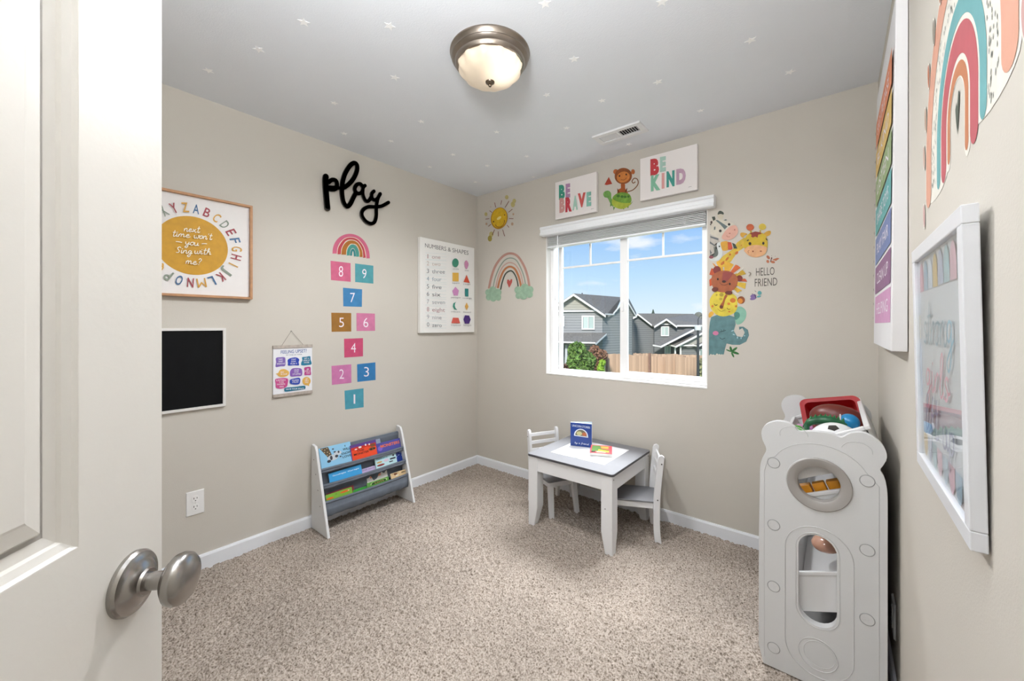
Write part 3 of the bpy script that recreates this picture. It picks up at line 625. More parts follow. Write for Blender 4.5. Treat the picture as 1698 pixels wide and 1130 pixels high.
# bookshelf
BY0, BY1, BXB = 1.117, 1.746, -2.530
XF = lambda z: -2.472+(.5-z)/.5*.155            # sloping front edge
shelf = thing('sling_bookshelf', 'white kids sling bookshelf with grey fabric pockets against the left wall', 'bookshelf', (-2.42, (BY0+BY1)/2, 0))
m_pan2 = mat('#e2e2e2', .45, .01)
for ya in (BY0, BY1-.016):
    side = [(BXB, 0), (XF(0), 0), (XF(.485), .485), (XF(.5)-.012, .512), (BXB+.006, .520), (BXB, .515)]
    e_ = obj('end_panel', MB().prism([V((x_, ya, z_)) for x_, z_ in side], V((0, .016, 0))), m_pan2, shelf, bevel=.0025)
    for z_ in (.43, .345, .255, .165):
        yy = ya-.0006 if ya == BY0 else ya+.0166
        obj('screw', MB().cyl((XF(z_)-.045, yy, z_), (XF(z_)-.045, yy+.001*(1 if ya == BY0 else -1), z_), .0035, n=12), mat('#4a4744', .5), e_)
m_fab = mat('#666d77', .9, .06, 25, .5, 700); YI0, YI1 = BY0+.016, BY1-.016
def sling(zl, zb, depth, back_z, name='fabric_pocket'):
    mb = MB(); nx = 28; prof = []
    xf = XF(zl)-.010
    P0 = [(xf, zl), (xf+.006, zl-.03), (xf+.010, (zl+zb)/2), (xf+.002, zb+.012), (xf-depth*.35, zb), (xf-depth*.8, zb+.02), (xf-depth-.005, (zb+back_z)/2), (xf-depth-.012, back_z)]
    if zl > .2: P0 = [(xf, zl), (xf+.004, zl-.010), (xf+.001, zl-.022), (xf-.038, zl-.034), (xf-.042, zl-.05), (xf-.036, zb), (xf-.046, zb-.01), (xf-.056, zb+.01), (xf-.060, (zb+back_z)/2), (xf-.058, back_z)]
    prof = smooth_pts(P0, 4); vs = []
    for i in range(nx+1):
        y = YI0+(YI1-YI0)*i/nx; row = []
        for k, (x_, z_) in enumerate(prof):
            w_ = math.sin(PI*min(1, k/len(prof)*1.4)) if k/len(prof) < .7 else 0
            row.append(mb.bm.verts.new((x_+w_*(.0035*math.sin(i*1.9+k*.35)+.003*math.sin(i*.8)+.006*math.sin(PI*i/nx)), y, z_-(.006*math.sin(PI*i/nx) if k < 3 else 0))))
        vs.append(row)
    for i in range(nx):
        for k in range(len(prof)-1): mb.bm.faces.new((vs[i][k], vs[i+1][k], vs[i+1][k+1], vs[i][k+1]))
    o = obj(name, mb, m_fab, shelf, smooth=60); s_ = o.modifiers.new('cloth', 'SOLIDIFY'); s_.thickness = .0015; s_.offset = 0
    obj('rod', MB().tube([(xf-.001+.0, YI0+(YI1-YI0)*k/8, zl-.006*math.sin(PI*k/8)) for k in range(9)], .0085, 12), m_fab, o, smooth=60)
sling(.371, .275, .055, .47); sling(.281, .185, .075, .372); sling(.187, .092, .10, .282)
obj('top_rod', MB().tube([(-2.512, YI0, .470), (-2.512, YI1, .470)], .0085, 12), m_fab, shelf, smooth=60)
SN = V((.95, 0, .313)).normalized(); SWv = V((-.313, 0, .95)).normalized()
def book(lip_z, back, TLp, TRp, cover, label, art=None, thick=.008, low=.10, down=.016, group='picture books in the sling shelf'):
    """book leaning in a pocket: top corners in zoom pixels (500,700)/5.65, back = distance behind the lip plane"""
    P0 = Plane(V((XF(lip_z)-.012, 0, lip_z))-SN*back, SN)
    a, b_ = [P0.at(500+q_[0]/5.65, 700+q_[1]/5.65) for q_ in (TLp, TRp)]
    y0, y1 = a.y, b_.y; top = (a+b_)/2; hgt = (top.z-lip_z)/SWv.z+down
    o0 = V((top.x, 0, top.z)); pt = lambda y, v, d_=0: V((o0.x, y, o0.z))+SWv*(v-hgt)+SN*d_
    r = thing('picture_book', label, 'book', pt((y0+y1)/2, 0), group=group)
    q4 = lambda d_, i=0: [pt(y0+i, i, d_), pt(y1-i, i, d_), pt(y1-i, hgt-i, d_), pt(y0+i, hgt-i, d_)]
    obj('pages', MB().hull(q4(-thick+.0012, .0015), q4(-.0012, .0015)), mat('#eeeae0', .8), r)
    obj('cover', MB().hull(q4(-.0012), q4(0)), mat(cover, .35), r, bevel=.0006); obj('back_cover', MB().hull(q4(-thick), q4(-thick+.0012)), mat(cover, .35), r)
    if art:
        w_ = y1-y0; d = Dec(r, P0, f=lambda u, v: pt(y0+u*w_, v*hgt), base=.0004, step=.0002, rough=.35)
        art(d, hgt/w_); d.end()
    return r
def T_(d, s, x0, x1, y, h, col, bold=.01): d.p('title', col).text(s, (x0, y), (x1, y), h, up=(0, 1), bold=bold)
def artA(d, k):
    d.p('picture', '#5a4a35').poly([(.03, .98), (.28, .98), (.36, .62), (.25, .5)]); d.p('picture', '#c9b691')
    for x_, y_ in ((.09, .93), (.17, .88), (.24, .93), (.15, .78), (.24, .76), (.30, .68), (.22, .64)): d.ell(x_, y_, .018, .022)
    d.p('picture', '#c9cfd6').ell(.38, .48, .17, .13, n=16).ell(.55, .62, .12, .1); d.p('picture', '#3a3b45').ell(.42, .84, .03, .03).ell(.33, .48, .04, .1).ell(.50, .50, .05, .06).ell(.58, .66, .03, .05).ell(.46, .70, .04, .03).ell(.25, .36, .06, .06).ell(.62, .44, .03, .03)
    T_(d, 'I', .80, .82, .82, .07, '#1f2b33'); T_(d, 'WILL', .72, .96, .66, .10, '#1f2b33'); T_(d, 'KNOW', .66, .96, .48, .10, '#1f2b33'); T_(d, 'LOVE', .68, .96, .34, .09, '#1f2b33')
def artB(d, k):
    d.p('picture', '#c22b1b').rect(.03, .02, .97, .84); d.p('picture', '#e8481c').poly([(.03, .02), (.97, .02), (.97, .62), (.6, .72), (.3, .66), (.03, .70)])
    d.p('picture', '#f0e9e4').ell(.36, .78, .06, .05).ell(.58, .84, .03, .06).ell(.72, .82, .03, .05).ell(.2, .72, .05, .03); d.p('picture', '#7a4a22').ell(.84, .72, .10, .09).ell(.80, .52, .14, .09); d.p('picture', '#1d1512').ell(.76, .50, .05, .05).ell(.88, .52, .04, .04)
    T_(d, 'THE', .22, .50, .55, .10, '#2a120c'); T_(d, 'MONSTER', .10, .66, .38, .11, '#2a120c')
def artC(d, k):
    d.p('picture', '#7c5fc0').ell(.12, .55, .10, .2); T_(d, 'MONSTERS', .14, .96, .58, .22, '#e5723c', .03)
def artD(d, k): T_(d, 'Goodnight', .10, .50, .66, .10, '#e8f3f7', .01); T_(d, 'Garage', .56, .92, .66, .10, '#e8f3f7', .01); d.p('picture', '#2a6da8').rect(.25, .84, .8, .86)
def artF(d, k):
    T_(d, 'TWINKLE', .06, .58, .80, .11, '#2f8fa8'); d.p('picture', '#c9a15e').ell(.18, .60, .13, .07); d.p('picture', '#d9c7d9').ell(.5, .62, .12, .12); d.p('picture', '#8d3a37').ell(.22, .36, .18, .08); d.p('picture', '#2b2f3a').rect(.82, .78, .90, .93).rect(.68, .55, .95, .68).rect(.62, .36, .80, .44)
def artG(d, k):
    d.p('picture', '#bcd4ec')
    for x_, y_ in ((.62, .86), (.8, .8), (.7, .62), (.86, .55), (.58, .52), (.92, .7)): d.ell(x_, y_, .05, .02, 20)
def artH(d, k): d.p('picture', '#e0661d').ell(.72, .72, .20, .12).ell(.14, .48, .14, .12); d.p('picture', '#5b7a1a').ell(.38, .76, .04, .03); d.p('picture', '#f2dcc0').ell(.86, .74, .03, .05)
def artK(d, k):
    d.p('picture', '#274d1f').rect(.2, .45, .88, .78); d.p('picture', '#b6d08a').line([(.15, .5), (.25, .86), (.6, .95), (.86, .8), (.88, .5)], .05); T_(d, 'LOTS', .34, .76, .52, .17, '#d7b169', .02)
def artL(d, k): d.p('picture', '#7b4a2c').ell(.28, .72, .09, .22, 20); d.p('picture', '#f2ead8').ell(.34, .56, .10, .10); T_(d, 'LLAMA', .06, .46, .84, .10, '#33261c', .02); T_(d, 'MINI', .62, .92, .66, .16, '#33261c', .03)
def artE(d, k): T_(d, 'FIRST', .05, .42, .82, .08, '#3a2c5e'); T_(d, 'HUGE TRAIN', .05, .9, .62, .12, '#3a2c5e', .02)
# top pocket
book(.371, .012, (160, 247), (455, 187), '#8fc6e6', 'light blue book with spotted animals at the left of the top pocket', artA)
book(.371, .008, (450, 222), (695, 168), '#5b3a86', 'red and orange book with purple top edge in the middle of the top pocket', artB)
book(.371, .020, (560, 195), (735, 160), '#8f9bb0', 'dull blue-grey book mostly hidden behind the two in the top pocket centre')
book(.371, .010, (700, 200), (920, 157), '#4a4a9a', 'purple-blue book with orange lettering at the right of the top pocket', artC)
# middle pocket
book(.281, .020, (252, 476), (558, 406), '#3fa2dd', 'bright blue book with white script title at the left of the middle pocket', artD)
book(.281, .026, (550, 444), (690, 414), '#c9b6dd', 'lilac book with dark lettering low in the middle of the middle pocket', artE)
book(.281, .030, (765, 303), (958, 252), '#17358f', 'dark blue book with pale flecks at the far right of the middle pocket', artG)
book(.281, .016, (685, 342), (882, 292), '#bfe0e6', 'pale blue book with small pictures at the right of the middle pocket', artF)
# bottom pocket
book(.187, .034, (232, 666), (488, 600), '#7a2f33', 'dark red book behind the lime green one in the bottom pocket')
book(.187, .022, (226, 688), (470, 612), '#7fb23c', 'lime green book with orange creature at the left of the bottom pocket', artH)
book(.187, .030, (480, 640), (640, 592), '#3a9a3c', 'plain green book in the middle of the bottom pocket')
book(.187, .048, (605, 500), (800, 462), '#e9e4dd', 'white book with salmon band standing tall in the bottom pocket', lambda d, k: d.p('picture', '#f09a7c').rect(.15, .70, .68, .98))
book(.187, .020, (612, 572), (815, 515), '#5d9a45', 'green book with dark framed title LOTS in the bottom pocket', artK)
book(.187, .018, (835, 490), (990, 436), '#dcc093', 'tan llama book at the right end of the bottom pocket', artL)
# ---------------------------------------------------------------- window wall: blind, canvases, stickers
bl = thing('window_blind', 'white horizontal blind raised to a stack under a moulded valance over the window', 'blind', (-1.18, YW, 1.87))
vp = [(2.552, 2.030), (2.542, 2.026), (2.540, 2.012), (2.548, 2.006), (2.548, 1.985), (2.541, 1.979), (2.541, 1.966), (2.547, 1.961), (YW-.001, 1.961), (YW-.001, 2.030)]
m_bl = mat('#eef0f2', .4)
obj('valance', MB().prism([V((-1.800, y, z)) for y, z in vp], V((1.244, 0, 0))), m_bl, bl)
obj('head_rail', MB().box((WX0+.008, 2.612, 1.9595), (WX1-.008, 2.655, 1.964)), m_bl, bl, bevel=.002)
for i in range(7):
    z = 1.892+i*.0104
    M_ = Matrix.Translation((0, 2.632, z)) @ Matrix.Rotation(random.uniform(-.03, .03), 4, 'X')
    obj('slat', MB().box((WX0+.010, -.025, -.0018), (WX1-.010, .025, .0018), M_), mat('#f0f1f2', .4), bl, bevel=.0005)
obj('bottom_rail', MB().box((WX0+.010, 2.606, 1.871), (WX1-.010, 2.657, 1.885)), m_bl, bl, bevel=.003)
for x_ in (-1.66, -1.36, -1.04, -.74):
    obj('ladder_cord', MB().tube([(x_, 2.6045, 1.875), (x_+.003, 2.6035, 1.90), (x_-.003, 2.6035, 1.915), (x_, 2.6045, 1.945)], .0012, 5).tube([(x_+.012, 2.6045, 1.875), (x_+.008, 2.6035, 1.90), (x_+.014, 2.6045, 1.94)], .0012, 5), mat('#f4f4f4', .7), bl)
wp = Plane((0, 2.598, 0), (0, -1, 0)); a, b_ = wp.at(924.8, 391), wp.at(921, 496)
obj('tilt_wand', MB().tube([a, b_], .004, 8).cyl(b_, b_-UP*.012, .0055, n=8), m_bl, bl)

r, Pn, _ = canvas('canvas_print', 'white canvas lettered be brave, left of the monkey sticker above the window', 'canvas print', PW, (920.3, 303), (989, 284.8), (989.2, 351.6), (920.8, 364), .030, '#efe9e6')
d = Dec(r, Pn).view(900, 230, 5.66)
hl = lambda pts: pts
for ch, col, x0, x1, y, h in (('B', '#3f9a83', 152, 208, 565, 115), ('E', '#b48bb0', 215, 258, 548, 110), ('B', '#cf9893', 157, 207, 688, 115), ('R', '#c43c4a', 213, 274, 682, 115), ('A', '#a9cdbd', 280, 330, 665, 112), ('V', '#cf5a55', 330, 403, 640, 112), ('E', '#86bfae', 412, 456, 628, 112)):
    d.p('letter', col, .05).text(ch, (x0, y), (x1, y-(x1-x0)*.17), h, bold=.07)
d.p('signature', '#9a9592').line([(452, 664), (465, 660), (480, 657)], 3); d.end()
r, Pn, _ = canvas('canvas_print', 'white canvas lettered be kind, right of the monkey sticker above the window', 'canvas print', PW, (1061.6, 263.3), (1156, 238.5), (1156.3, 314.5), (1061.2, 333.5), .030, '#efe9e6')
d = Dec(r, Pn).view(900, 230, 5.66)
for ch, col, x0, x1, y, h in (('B', '#c23a41', 1010, 1092, 338, 130), ('E', '#a9cabd', 1100, 1156, 304, 118), ('K', '#84bd9f', 1015, 1104, 485, 125), ('I', '#dda09c', 1117, 1143, 460, 122), ('N', '#3f9a8d', 1162, 1238, 448, 125), ('D', '#bf9db2', 1254, 1343, 424, 122)):
    d.p('letter', col, .05).text(ch, (x0, y), (x1, y-(x1-x0)*.18), h, bold=.07)
d.p('signature', '#9a9592').line([(1368, 458), (1382, 452), (1398, 450)], 3); d.end()

def sticker(name, label, px, view, rough=.6):
    r = thing(name, label, 'wall sticker', PW.at(*px)); return Dec(r, PW, rough=rough).view(*view)
# monkey on tortoise
d = sticker('monkey_sticker', 'brown monkey with curled tail sitting on the tortoise sticker above the window', (1031, 300), (900, 230, 5.66))
d.p('tail', '#7a4a1e').line([(795, 500), (850, 480), (893, 430), (890, 385), (860, 373), (838, 400), (850, 418), (870, 405)], 9)
d.p('body', '#a5521b', .2, 20).poly([(735, 425), (770, 425), (775, 470), (795, 500), (790, 520), (705, 520), (708, 480), (733, 465)], True); d.p('limb', '#6a3413').poly([(700, 465), (715, 490), (728, 515), (712, 515), (700, 490)]).poly([(795, 460), (790, 500), (768, 512), (780, 480)])
d.p('ear', '#b4622c', .2, 20).ell(686, 312, 24, 24); d.p('ear', '#b4622c', .2, 20).ell(848, 312, 18, 24); d.p('head', '#8a4a1b', .2, 20).ell(757, 352, 82, 76, -15, 28); d.p('face', '#c97a34', .15, 20).ell(757, 362, 62, 50, -22, 28)
d.p('eye', '#2a1408').ell(722, 352, 8, 9).ell(785, 338, 7, 9); d.p('mouth', '#6a2f10').line([(735, 388), (765, 390), (790, 368)], 4); d.end()
d = sticker('watermelon_sticker', 'small red triangular watermelon slice sticker left of the monkey', (1008, 302), (900, 230, 5.66)); d.p('slice', '#a83a26', .2, 30).poly([(620, 360), (652, 425), (600, 437), (580, 432)]); d.end()
d = sticker('tortoise_sticker', 'green tortoise sticker carrying the monkey above the window', (1025, 335), (900, 230, 5.66))
d.p('leg', '#5a8a3f').poly([(635, 600), (660, 620), (632, 640)]).poly([(660, 640), (680, 645), (665, 675)]).poly([(745, 655), (765, 652), (762, 668)]).poly([(790, 640), (808, 635), (802, 655)]).poly([(825, 610), (850, 585), (820, 628)])
d.p('head', '#6a9a4a', .2, 15).poly([(568, 520), (585, 495), (620, 490), (642, 515), (645, 560), (668, 600), (660, 640), (630, 600), (610, 560), (580, 550)], True)
d.p('belly', '#a9b43a', .15, 15).poly([(655, 560), (680, 545), (760, 600), (830, 600), (800, 640), (740, 662), (680, 645), (650, 610)], True)
d.p('shell', '#6f9a35', .3, 30).poly([(655, 560), (690, 520), (750, 505), (810, 520), (832, 560), (825, 600), (760, 605), (700, 590)], True); d.p('shell_pattern', '#3f6f25').ell(710, 540, 16, 12).ell(745, 545, 14, 12).ell(775, 548, 14, 12).ell(805, 545, 12, 12)
d.p('eye', '#20301a').ell(592, 512, 3, 3); d.end()
# sun
d = sticker('sun_sticker', 'smiling yellow sun sticker with ray marks near the room corner', (829, 362), (790, 310, 5.655))
d.p('spot', '#bdb074', .1).ell(285, 98, 17, 20).ell(342, 165, 20, 27).ell(355, 132, 17, 20).ell(90, 257, 14, 18).ell(140, 445, 20, 25); d.p('spot', '#a99a4a').ell(127, 485, 20, 28); d.p('spot', '#bf9f86').ell(347, 257, 9, 11).ell(95, 348, 10, 12).ell(337, 349, 12, 15).ell(135, 188, 4, 5)
d.p('ray', '#8a5a4c')
for q_ in (((172, 148), (182, 194)), ((124, 224), (148, 242)), ((113, 372), (138, 352)), ((150, 452), (172, 402)), ((248, 402), (267, 464)), ((290, 360), (308, 382)), ((308, 298), (350, 300)), ((272, 195), (308, 134)), ((304, 240), (340, 210)), ((88, 304), (124, 299)), ((208, 420), (209, 466)), ((232, 168), (241, 128))): d.p('ray', '#8a5a4c').line(list(q_), 6)
d.p('disc', '#b8860f').ell(217, 296, 78, 102, 12, 36); d.p('face', '#d4ac1c', .12, 25).ell(218, 292, 70, 92, 12, 36)
d.p('eye', '#5a3a10').ell(165, 328, 7, 7).ell(269, 265, 5, 7); d.p('mouth', '#7a4612').line([(178, 355), (205, 378), (240, 372), (265, 340), (267, 312)], 5); d.p('shine', '#e9d98a').ell(217, 295, 24, 12, -35); d.end()
# rainbow with clouds
d = sticker('rainbow_sticker', 'pastel rainbow sticker ending in two mint clouds below the sun sticker', (845, 460), (790, 310, 5.655))
def rb2(col, pts, w, nm='band'): d.p(nm, col, .05, 40).line(pts, w)
rb2('#b98d80', [(118, 955), (140, 850), (180, 740), (245, 655), (315, 625), (385, 650), (445, 740), (480, 840), (497, 935)], 22)
rb2('#8b9a8c', [(158, 945), (175, 860), (215, 760), (265, 690), (320, 668), (375, 690), (420, 770), (448, 850), (462, 925)], 10)
rb2('#c4a093', [(182, 945), (200, 860), (235, 770), (280, 722), (325, 712), (370, 735), (410, 800), (430, 870), (438, 930)], 11)
rb2('#b9784f', [(202, 950), (218, 880), (250, 800), (285, 760), (322, 750), (362, 772), (392, 830), (410, 890), (420, 940)], 19)
rb2('#3f4a40', [(228, 965), (245, 890), (272, 820), (310, 790), (340, 795), (370, 840), (385, 890), (393, 940)], 12)
d.p('heart', '#b5524b').poly([(308, 948), (288, 900), (290, 872), (305, 870), (314, 885), (325, 866), (338, 868), (336, 895), (322, 925)])
d.p('cloud', '#97b59b', .12, 60).ell(112, 990, 28, 30).ell(155, 970, 35, 36).ell(205, 990, 32, 34).ell(118, 1035, 28, 32).ell(160, 1040, 34, 38).ell(207, 1038, 26, 32).ell(160, 1005, 45, 40)
d.p('cloud', '#97b59b', .12, 60).ell(393, 970, 34, 36).ell(455, 945, 40, 36).ell(505, 965, 32, 34).ell(395, 1022, 27, 30).ell(442, 1025, 38, 34).ell(500, 1010, 32, 32).ell(450, 985, 55, 45); d.end()

# animals beside the window
V1 = (1160, 340, 10.27); V2 = (1165, 430, 6.647); V3 = (1160, 340, 4.346)
d = sticker('elephant_sticker', 'teal elephant sticker with raised trunk at the foot of the animal stack', (1200, 555), V2)
d.p('ear', '#86b8a2', .12, 20).poly([(350, 590), (380, 530), (430, 525), (478, 570), (478, 640), (440, 700), (390, 722), (365, 700)], True); d.p('ear_inner', '#4f8a7c', .12, 20).poly([(350, 590), (400, 590), (410, 630), (380, 665), (355, 660)], True)
d.p('body', '#5c8286', .18, 12).poly([(95, 640), (160, 615), (300, 620), (355, 640), (365, 720), (345, 790), (380, 850), (440, 860), (465, 810), (440, 760), (405, 780), (402, 745), (450, 745), (500, 780), (512, 840), (480, 910), (410, 945), (330, 945), (265, 930), (245, 1000), (235, 1050), (70, 1060), (70, 800), (80, 700)])
d.p('trunk_rings', '#a9cdd8').ell(330, 790, 16, 5, -20).ell(345, 832, 14, 5, 20).ell(385, 865, 6, 12).ell(425, 870, 5, 12).ell(463, 845, 8, 6, 40)
d.p('toenail', '#d9d4c4').ell(92, 1055, 10, 8).ell(118, 1058, 10, 8).ell(160, 1050, 10, 10).ell(185, 1055, 10, 8).ell(210, 1056, 9, 7); d.p('cheek', '#c9799b').ell(145, 816, 32, 24); d.p('face_line', '#2c4248').line([(190, 865), (215, 882), (250, 870)], 6).line([(195, 800), (225, 795), (258, 785)], 6).line([(205, 775), (215, 800)], 4).line([(238, 770), (232, 795)], 4); d.end()
d = sticker('leopard_sticker', 'yellow spotted leopard sticker with closed eyes above the elephant', (1200, 505), V2)
d.p('paw', '#d9a53a', .15, 20).poly([(70, 600), (100, 575), (125, 600), (90, 640), (68, 640)], True); d.p('ear', '#8a4a25', .2).ell(425, 452, 42, 42); d.p('ear_inner', '#d98a2c').ell(415, 462, 28, 30)
d.p('head', '#d9c540', .14, 14).poly([(82, 440), (130, 370), (210, 345), (300, 370), (370, 410), (385, 500), (370, 570), (320, 610), (230, 632), (150, 610), (95, 550), (78, 490)], True)
d.p('spot', '#d0782a').ell(334, 455, 32, 26).ell(289, 492, 16, 14).ell(110, 520, 12, 14).ell(295, 580, 12, 8).ell(370, 520, 12, 12); d.p('spot', '#b09a35').ell(208, 392, 24, 20).ell(202, 440, 18, 15).ell(155, 395, 10, 12)
d.p('nose', '#a4592a').poly([(250, 395), (275, 405), (250, 450), (225, 540), (195, 545), (190, 515), (220, 470)], True); d.p('nose', '#5f2c18').ell(208, 525, 18, 16); d.p('face_line', '#4a3a14').line([(128, 492), (145, 512), (165, 500)], 6).line([(270, 538), (288, 555), (306, 548)], 6).line([(165, 545), (205, 575), (250, 560)], 3); d.end()
d = sticker('lion_sticker', 'brown lion sticker with orange and yellow mane in the middle of the stack', (1205, 470), V2)
fan = [('#d98f2c', 105, 40, 150, 75), ('#dca92f', 150, 30, 215, 15), ('#d7a52c', 240, 20, 345, 60), ('#c9602c', 365, 60, 420, 95), ('#c9a32c', 440, 120, 480, 165), ('#b9502c', 470, 215, 492, 250), ('#d9b43a', 480, 265, 470, 330), ('#cfa52c', 440, 350, 385, 372)]
cc = (240, 230)
for col, x0, y0, x1, y1 in fan: d.p('mane_lock', col, .15, 20).poly([cc, (x0, y0), ((x0+x1)/2*1.0, (y0+y1)/2-6), (x1, y1)])
d.p('mane_lock', '#bf4f25', .15).poly([cc, (75, 170), (100, 100), (130, 110)]).poly([cc, (80, 300), (75, 230), (110, 200)])
d.p('ear', '#7a2a22', .15).ell(160, 122, 42, 46); d.p('ear', '#7a2a22', .15).ell(408, 212, 34, 34); d.p('head', '#a55a34', .15, 15).poly([(105, 190), (150, 150), (220, 128), (300, 135), (375, 185), (390, 250), (360, 320), (300, 360), (200, 365), (130, 330), (100, 260)], True)
d.p('muzzle', '#93413a', .1).poly([(235, 140), (330, 150), (320, 190), (265, 250), (235, 255), (215, 235), (222, 190)], True); d.p('nose', '#3a1a14').ell(238, 248, 22, 14); d.p('eye', '#2a120c').ell(170, 222, 10, 13).ell(302, 274, 10, 13); d.p('face_line', '#5a2a1c').line([(190, 258), (215, 282), (255, 285), (285, 268)], 4); d.p('paw', '#6a2f22').ell(140, 335, 36, 26, -10); d.p('paw', '#6a2f22').ell(290, 372, 40, 22)
d.p('tassel', '#e6ddd0').line([(330, 345), (370, 378), (405, 392)], 8).line([(380, 160), (430, 120), (450, 95)], 7); d.p('tail_tip', '#6a5a4c').line([(508, 148), (528, 150), (525, 175), (510, 188)], 6); d.end()
d = sticker('giraffe_sticker', 'yellow giraffe sticker with leaning neck, top right of the stack', (1245, 400), V1)
d.p('neck', '#cfae33', .18, 18).poly([(760, 555), (830, 620), (770, 720), (650, 800), (540, 960), (430, 1060), (330, 1060), (290, 1000), (400, 870), (560, 760), (640, 640)]); d.p('spot', '#c06a25').ell(632, 818, 34, 22, -45).ell(520, 845, 18, 20).ell(712, 690, 10, 10).ell(470, 920, 40, 18, -50).ell(400, 990, 50, 22, -40)
d.p('horn', '#bb9a30').poly([(860, 440), (890, 440), (890, 500), (860, 500)]); d.p('horn', '#bb9a30').poly([(1025, 430), (1050, 430), (1045, 480), (1020, 480)]); d.p('horn_tip', '#c05a2c', .25, 40).ell(862, 383, 66, 58); d.p('horn_tip', '#cfb43c', .15).ell(1072, 375, 62, 56)
d.p('ear', '#c9982c', .1).poly([(820, 500), (760, 475), (700, 480), (700, 530), (740, 560), (770, 520)], True); d.p('ear', '#c9982c', .1).poly([(1090, 500), (1150, 450), (1210, 445), (1210, 500), (1160, 535), (1120, 530)], True)
d.p('head', '#c9aa22', .1, 18).poly([(760, 620), (810, 520), (900, 470), (1040, 470), (1130, 530), (1160, 640), (1150, 760), (1100, 850), (960, 895), (840, 860), (770, 760)], True); d.p('muzzle', '#dba678', .1, 20).poly([(760, 770), (830, 710), (950, 685), (1080, 700), (1150, 735), (1130, 810), (1060, 870), (950, 895), (850, 870), (790, 820)], True)
d.p('mane', '#8a2f1c').poly([(890, 475), (950, 455), (1040, 470), (1060, 495), (1000, 510), (990, 560), (950, 540), (910, 560), (880, 540), (890, 510), (850, 490)]); d.p('eye', '#2a1a10').ell(860, 662, 24, 27).ell(1088, 656, 20, 25); d.p('face_line', '#8a4a2c').ell(1045, 790, 20, 9).ell(912, 793, 14, 14).line([(850, 775), (825, 795), (840, 825)], 6); d.p('eyebrow', '#4f4a20').ell(825, 606, 22, 11, -35).ell(1143, 590, 24, 10, 50); d.end()
d = sticker('zebra_sticker', 'white and grey zebra sticker with pink muzzle, top left of the stack', (1190, 380), V1)
d.p('neck', '#b9b2a8', .12, 20).poly([(175, 500), (330, 570), (345, 640), (290, 760), (230, 860), (170, 900)]); d.p('stripe', '#6a6e70').poly([(180, 530), (320, 570), (320, 605), (190, 560)]).poly([(175, 620), (260, 680), (250, 700), (175, 655)]).poly([(175, 760), (215, 820), (180, 840)])
d.p('ear', '#c9c0ac').poly([(300, 200), (315, 140), (360, 105), (405, 140), (408, 200), (370, 260)], True); d.p('ear', '#c9c0ac').poly([(215, 290), (210, 210), (260, 200), (290, 260)]); d.p('ear_tip', '#3c453a').poly([(310, 165), (325, 115), (360, 102), (408, 130), (408, 165), (360, 155)], True).poly([(210, 205), (262, 198), (275, 250), (235, 275)])
d.p('head', '#cfc8b8', .06, 20).poly([(190, 480), (190, 360), (230, 290), (300, 240), (430, 265), (520, 290), (620, 350), (655, 430), (600, 560), (460, 605), (350, 570), (240, 520)], True); d.p('muzzle', '#d9a694', .06, 20).poly([(420, 470), (520, 370), (610, 350), (655, 420), (640, 500), (560, 580), (440, 602), (380, 560)], True)
d.p('stripe', '#64706f').poly([(270, 260), (310, 260), (480, 370), (430, 420), (360, 340)]).poly([(250, 375), (275, 370), (270, 420), (245, 430)]).poly([(410, 262), (450, 245), (475, 262), (440, 272)]); d.p('eye', '#231e1c').ell(355, 445, 24, 24).ell(505, 333, 22, 22); d.p('face_line', '#a5604c').ell(600, 427, 10, 13).ell(515, 487, 15, 8).line([(465, 520), (475, 545), (520, 545)], 7); d.p('mane', '#4a3a35').ell(205, 300, 18, 26).ell(192, 335, 10, 14); d.end()
d = sticker('toucan_sticker', 'toucan sticker with orange and black beak between zebra and giraffe', (1195, 412), V1)
d.p('wing', '#5f6660', .15).poly([(240, 700), (310, 650), (340, 760), (300, 870), (200, 900), (180, 850), (250, 820)], True); d.p('tail', '#8a4a52').ell(200, 890, 38, 26); d.p('body', '#cdd2cf', .06).poly([(290, 690), (320, 640), (370, 650), (385, 750), (390, 860), (340, 930), (230, 960), (180, 930), (280, 900), (320, 820)], True)
d.p('beak', '#cf9a2c', .12, 30).poly([(360, 650), (400, 625), (480, 628), (490, 760), (400, 780), (370, 720)], True); d.p('beak', '#bf4a25', .12).poly([(480, 628), (540, 640), (565, 740), (545, 765), (485, 765)]); d.p('beak_tip', '#3a4436').poly([(555, 645), (610, 670), (645, 745), (585, 745)]); d.p('eye', '#1f1c1a').ell(340, 708, 13, 13); d.end()
d = sticker('leaf_sticker', 'small dark green leaf sprig sticker at the elephant foot', (1216, 583), V2)
for x0, y0, x1, y1, w_ in ((320, 1020, 305, 965, 26), (320, 1020, 380, 975, 26), (320, 1020, 400, 1045, 26), (320, 1030, 345, 1080, 20), (315, 1020, 262, 998, 14)):
    d.p('leaf', '#2f6b35', .2, 40).ell((x0+x1)/2, (y0+y1)/2, math.hypot(x1-x0, y1-y0)/2+4, w_/2, math.degrees(math.atan2(y1-y0, x1-x0)))
d.end()
d = sticker('butterfly_sticker', 'orange brown butterfly sticker right of the giraffe chin', (1281, 431), V3)
d.p('wing', '#b46a48', .2, 60).ell(495, 378, 16, 10, 50).ell(492, 408, 12, 10, 60).ell(528, 412, 16, 9, 10).poly([(522, 395), (560, 382), (577, 386), (550, 405)]); d.p('body', '#5a2a1c').line([(520, 378), (512, 412)], 6).ell(521, 385, 4, 4).ell(545, 370, 2, 2).ell(520, 368, 2, 2); d.end()
d = sticker('butterfly_sticker', 'purple and teal butterfly sticker under the hello friend lettering', (1253, 491), V3)
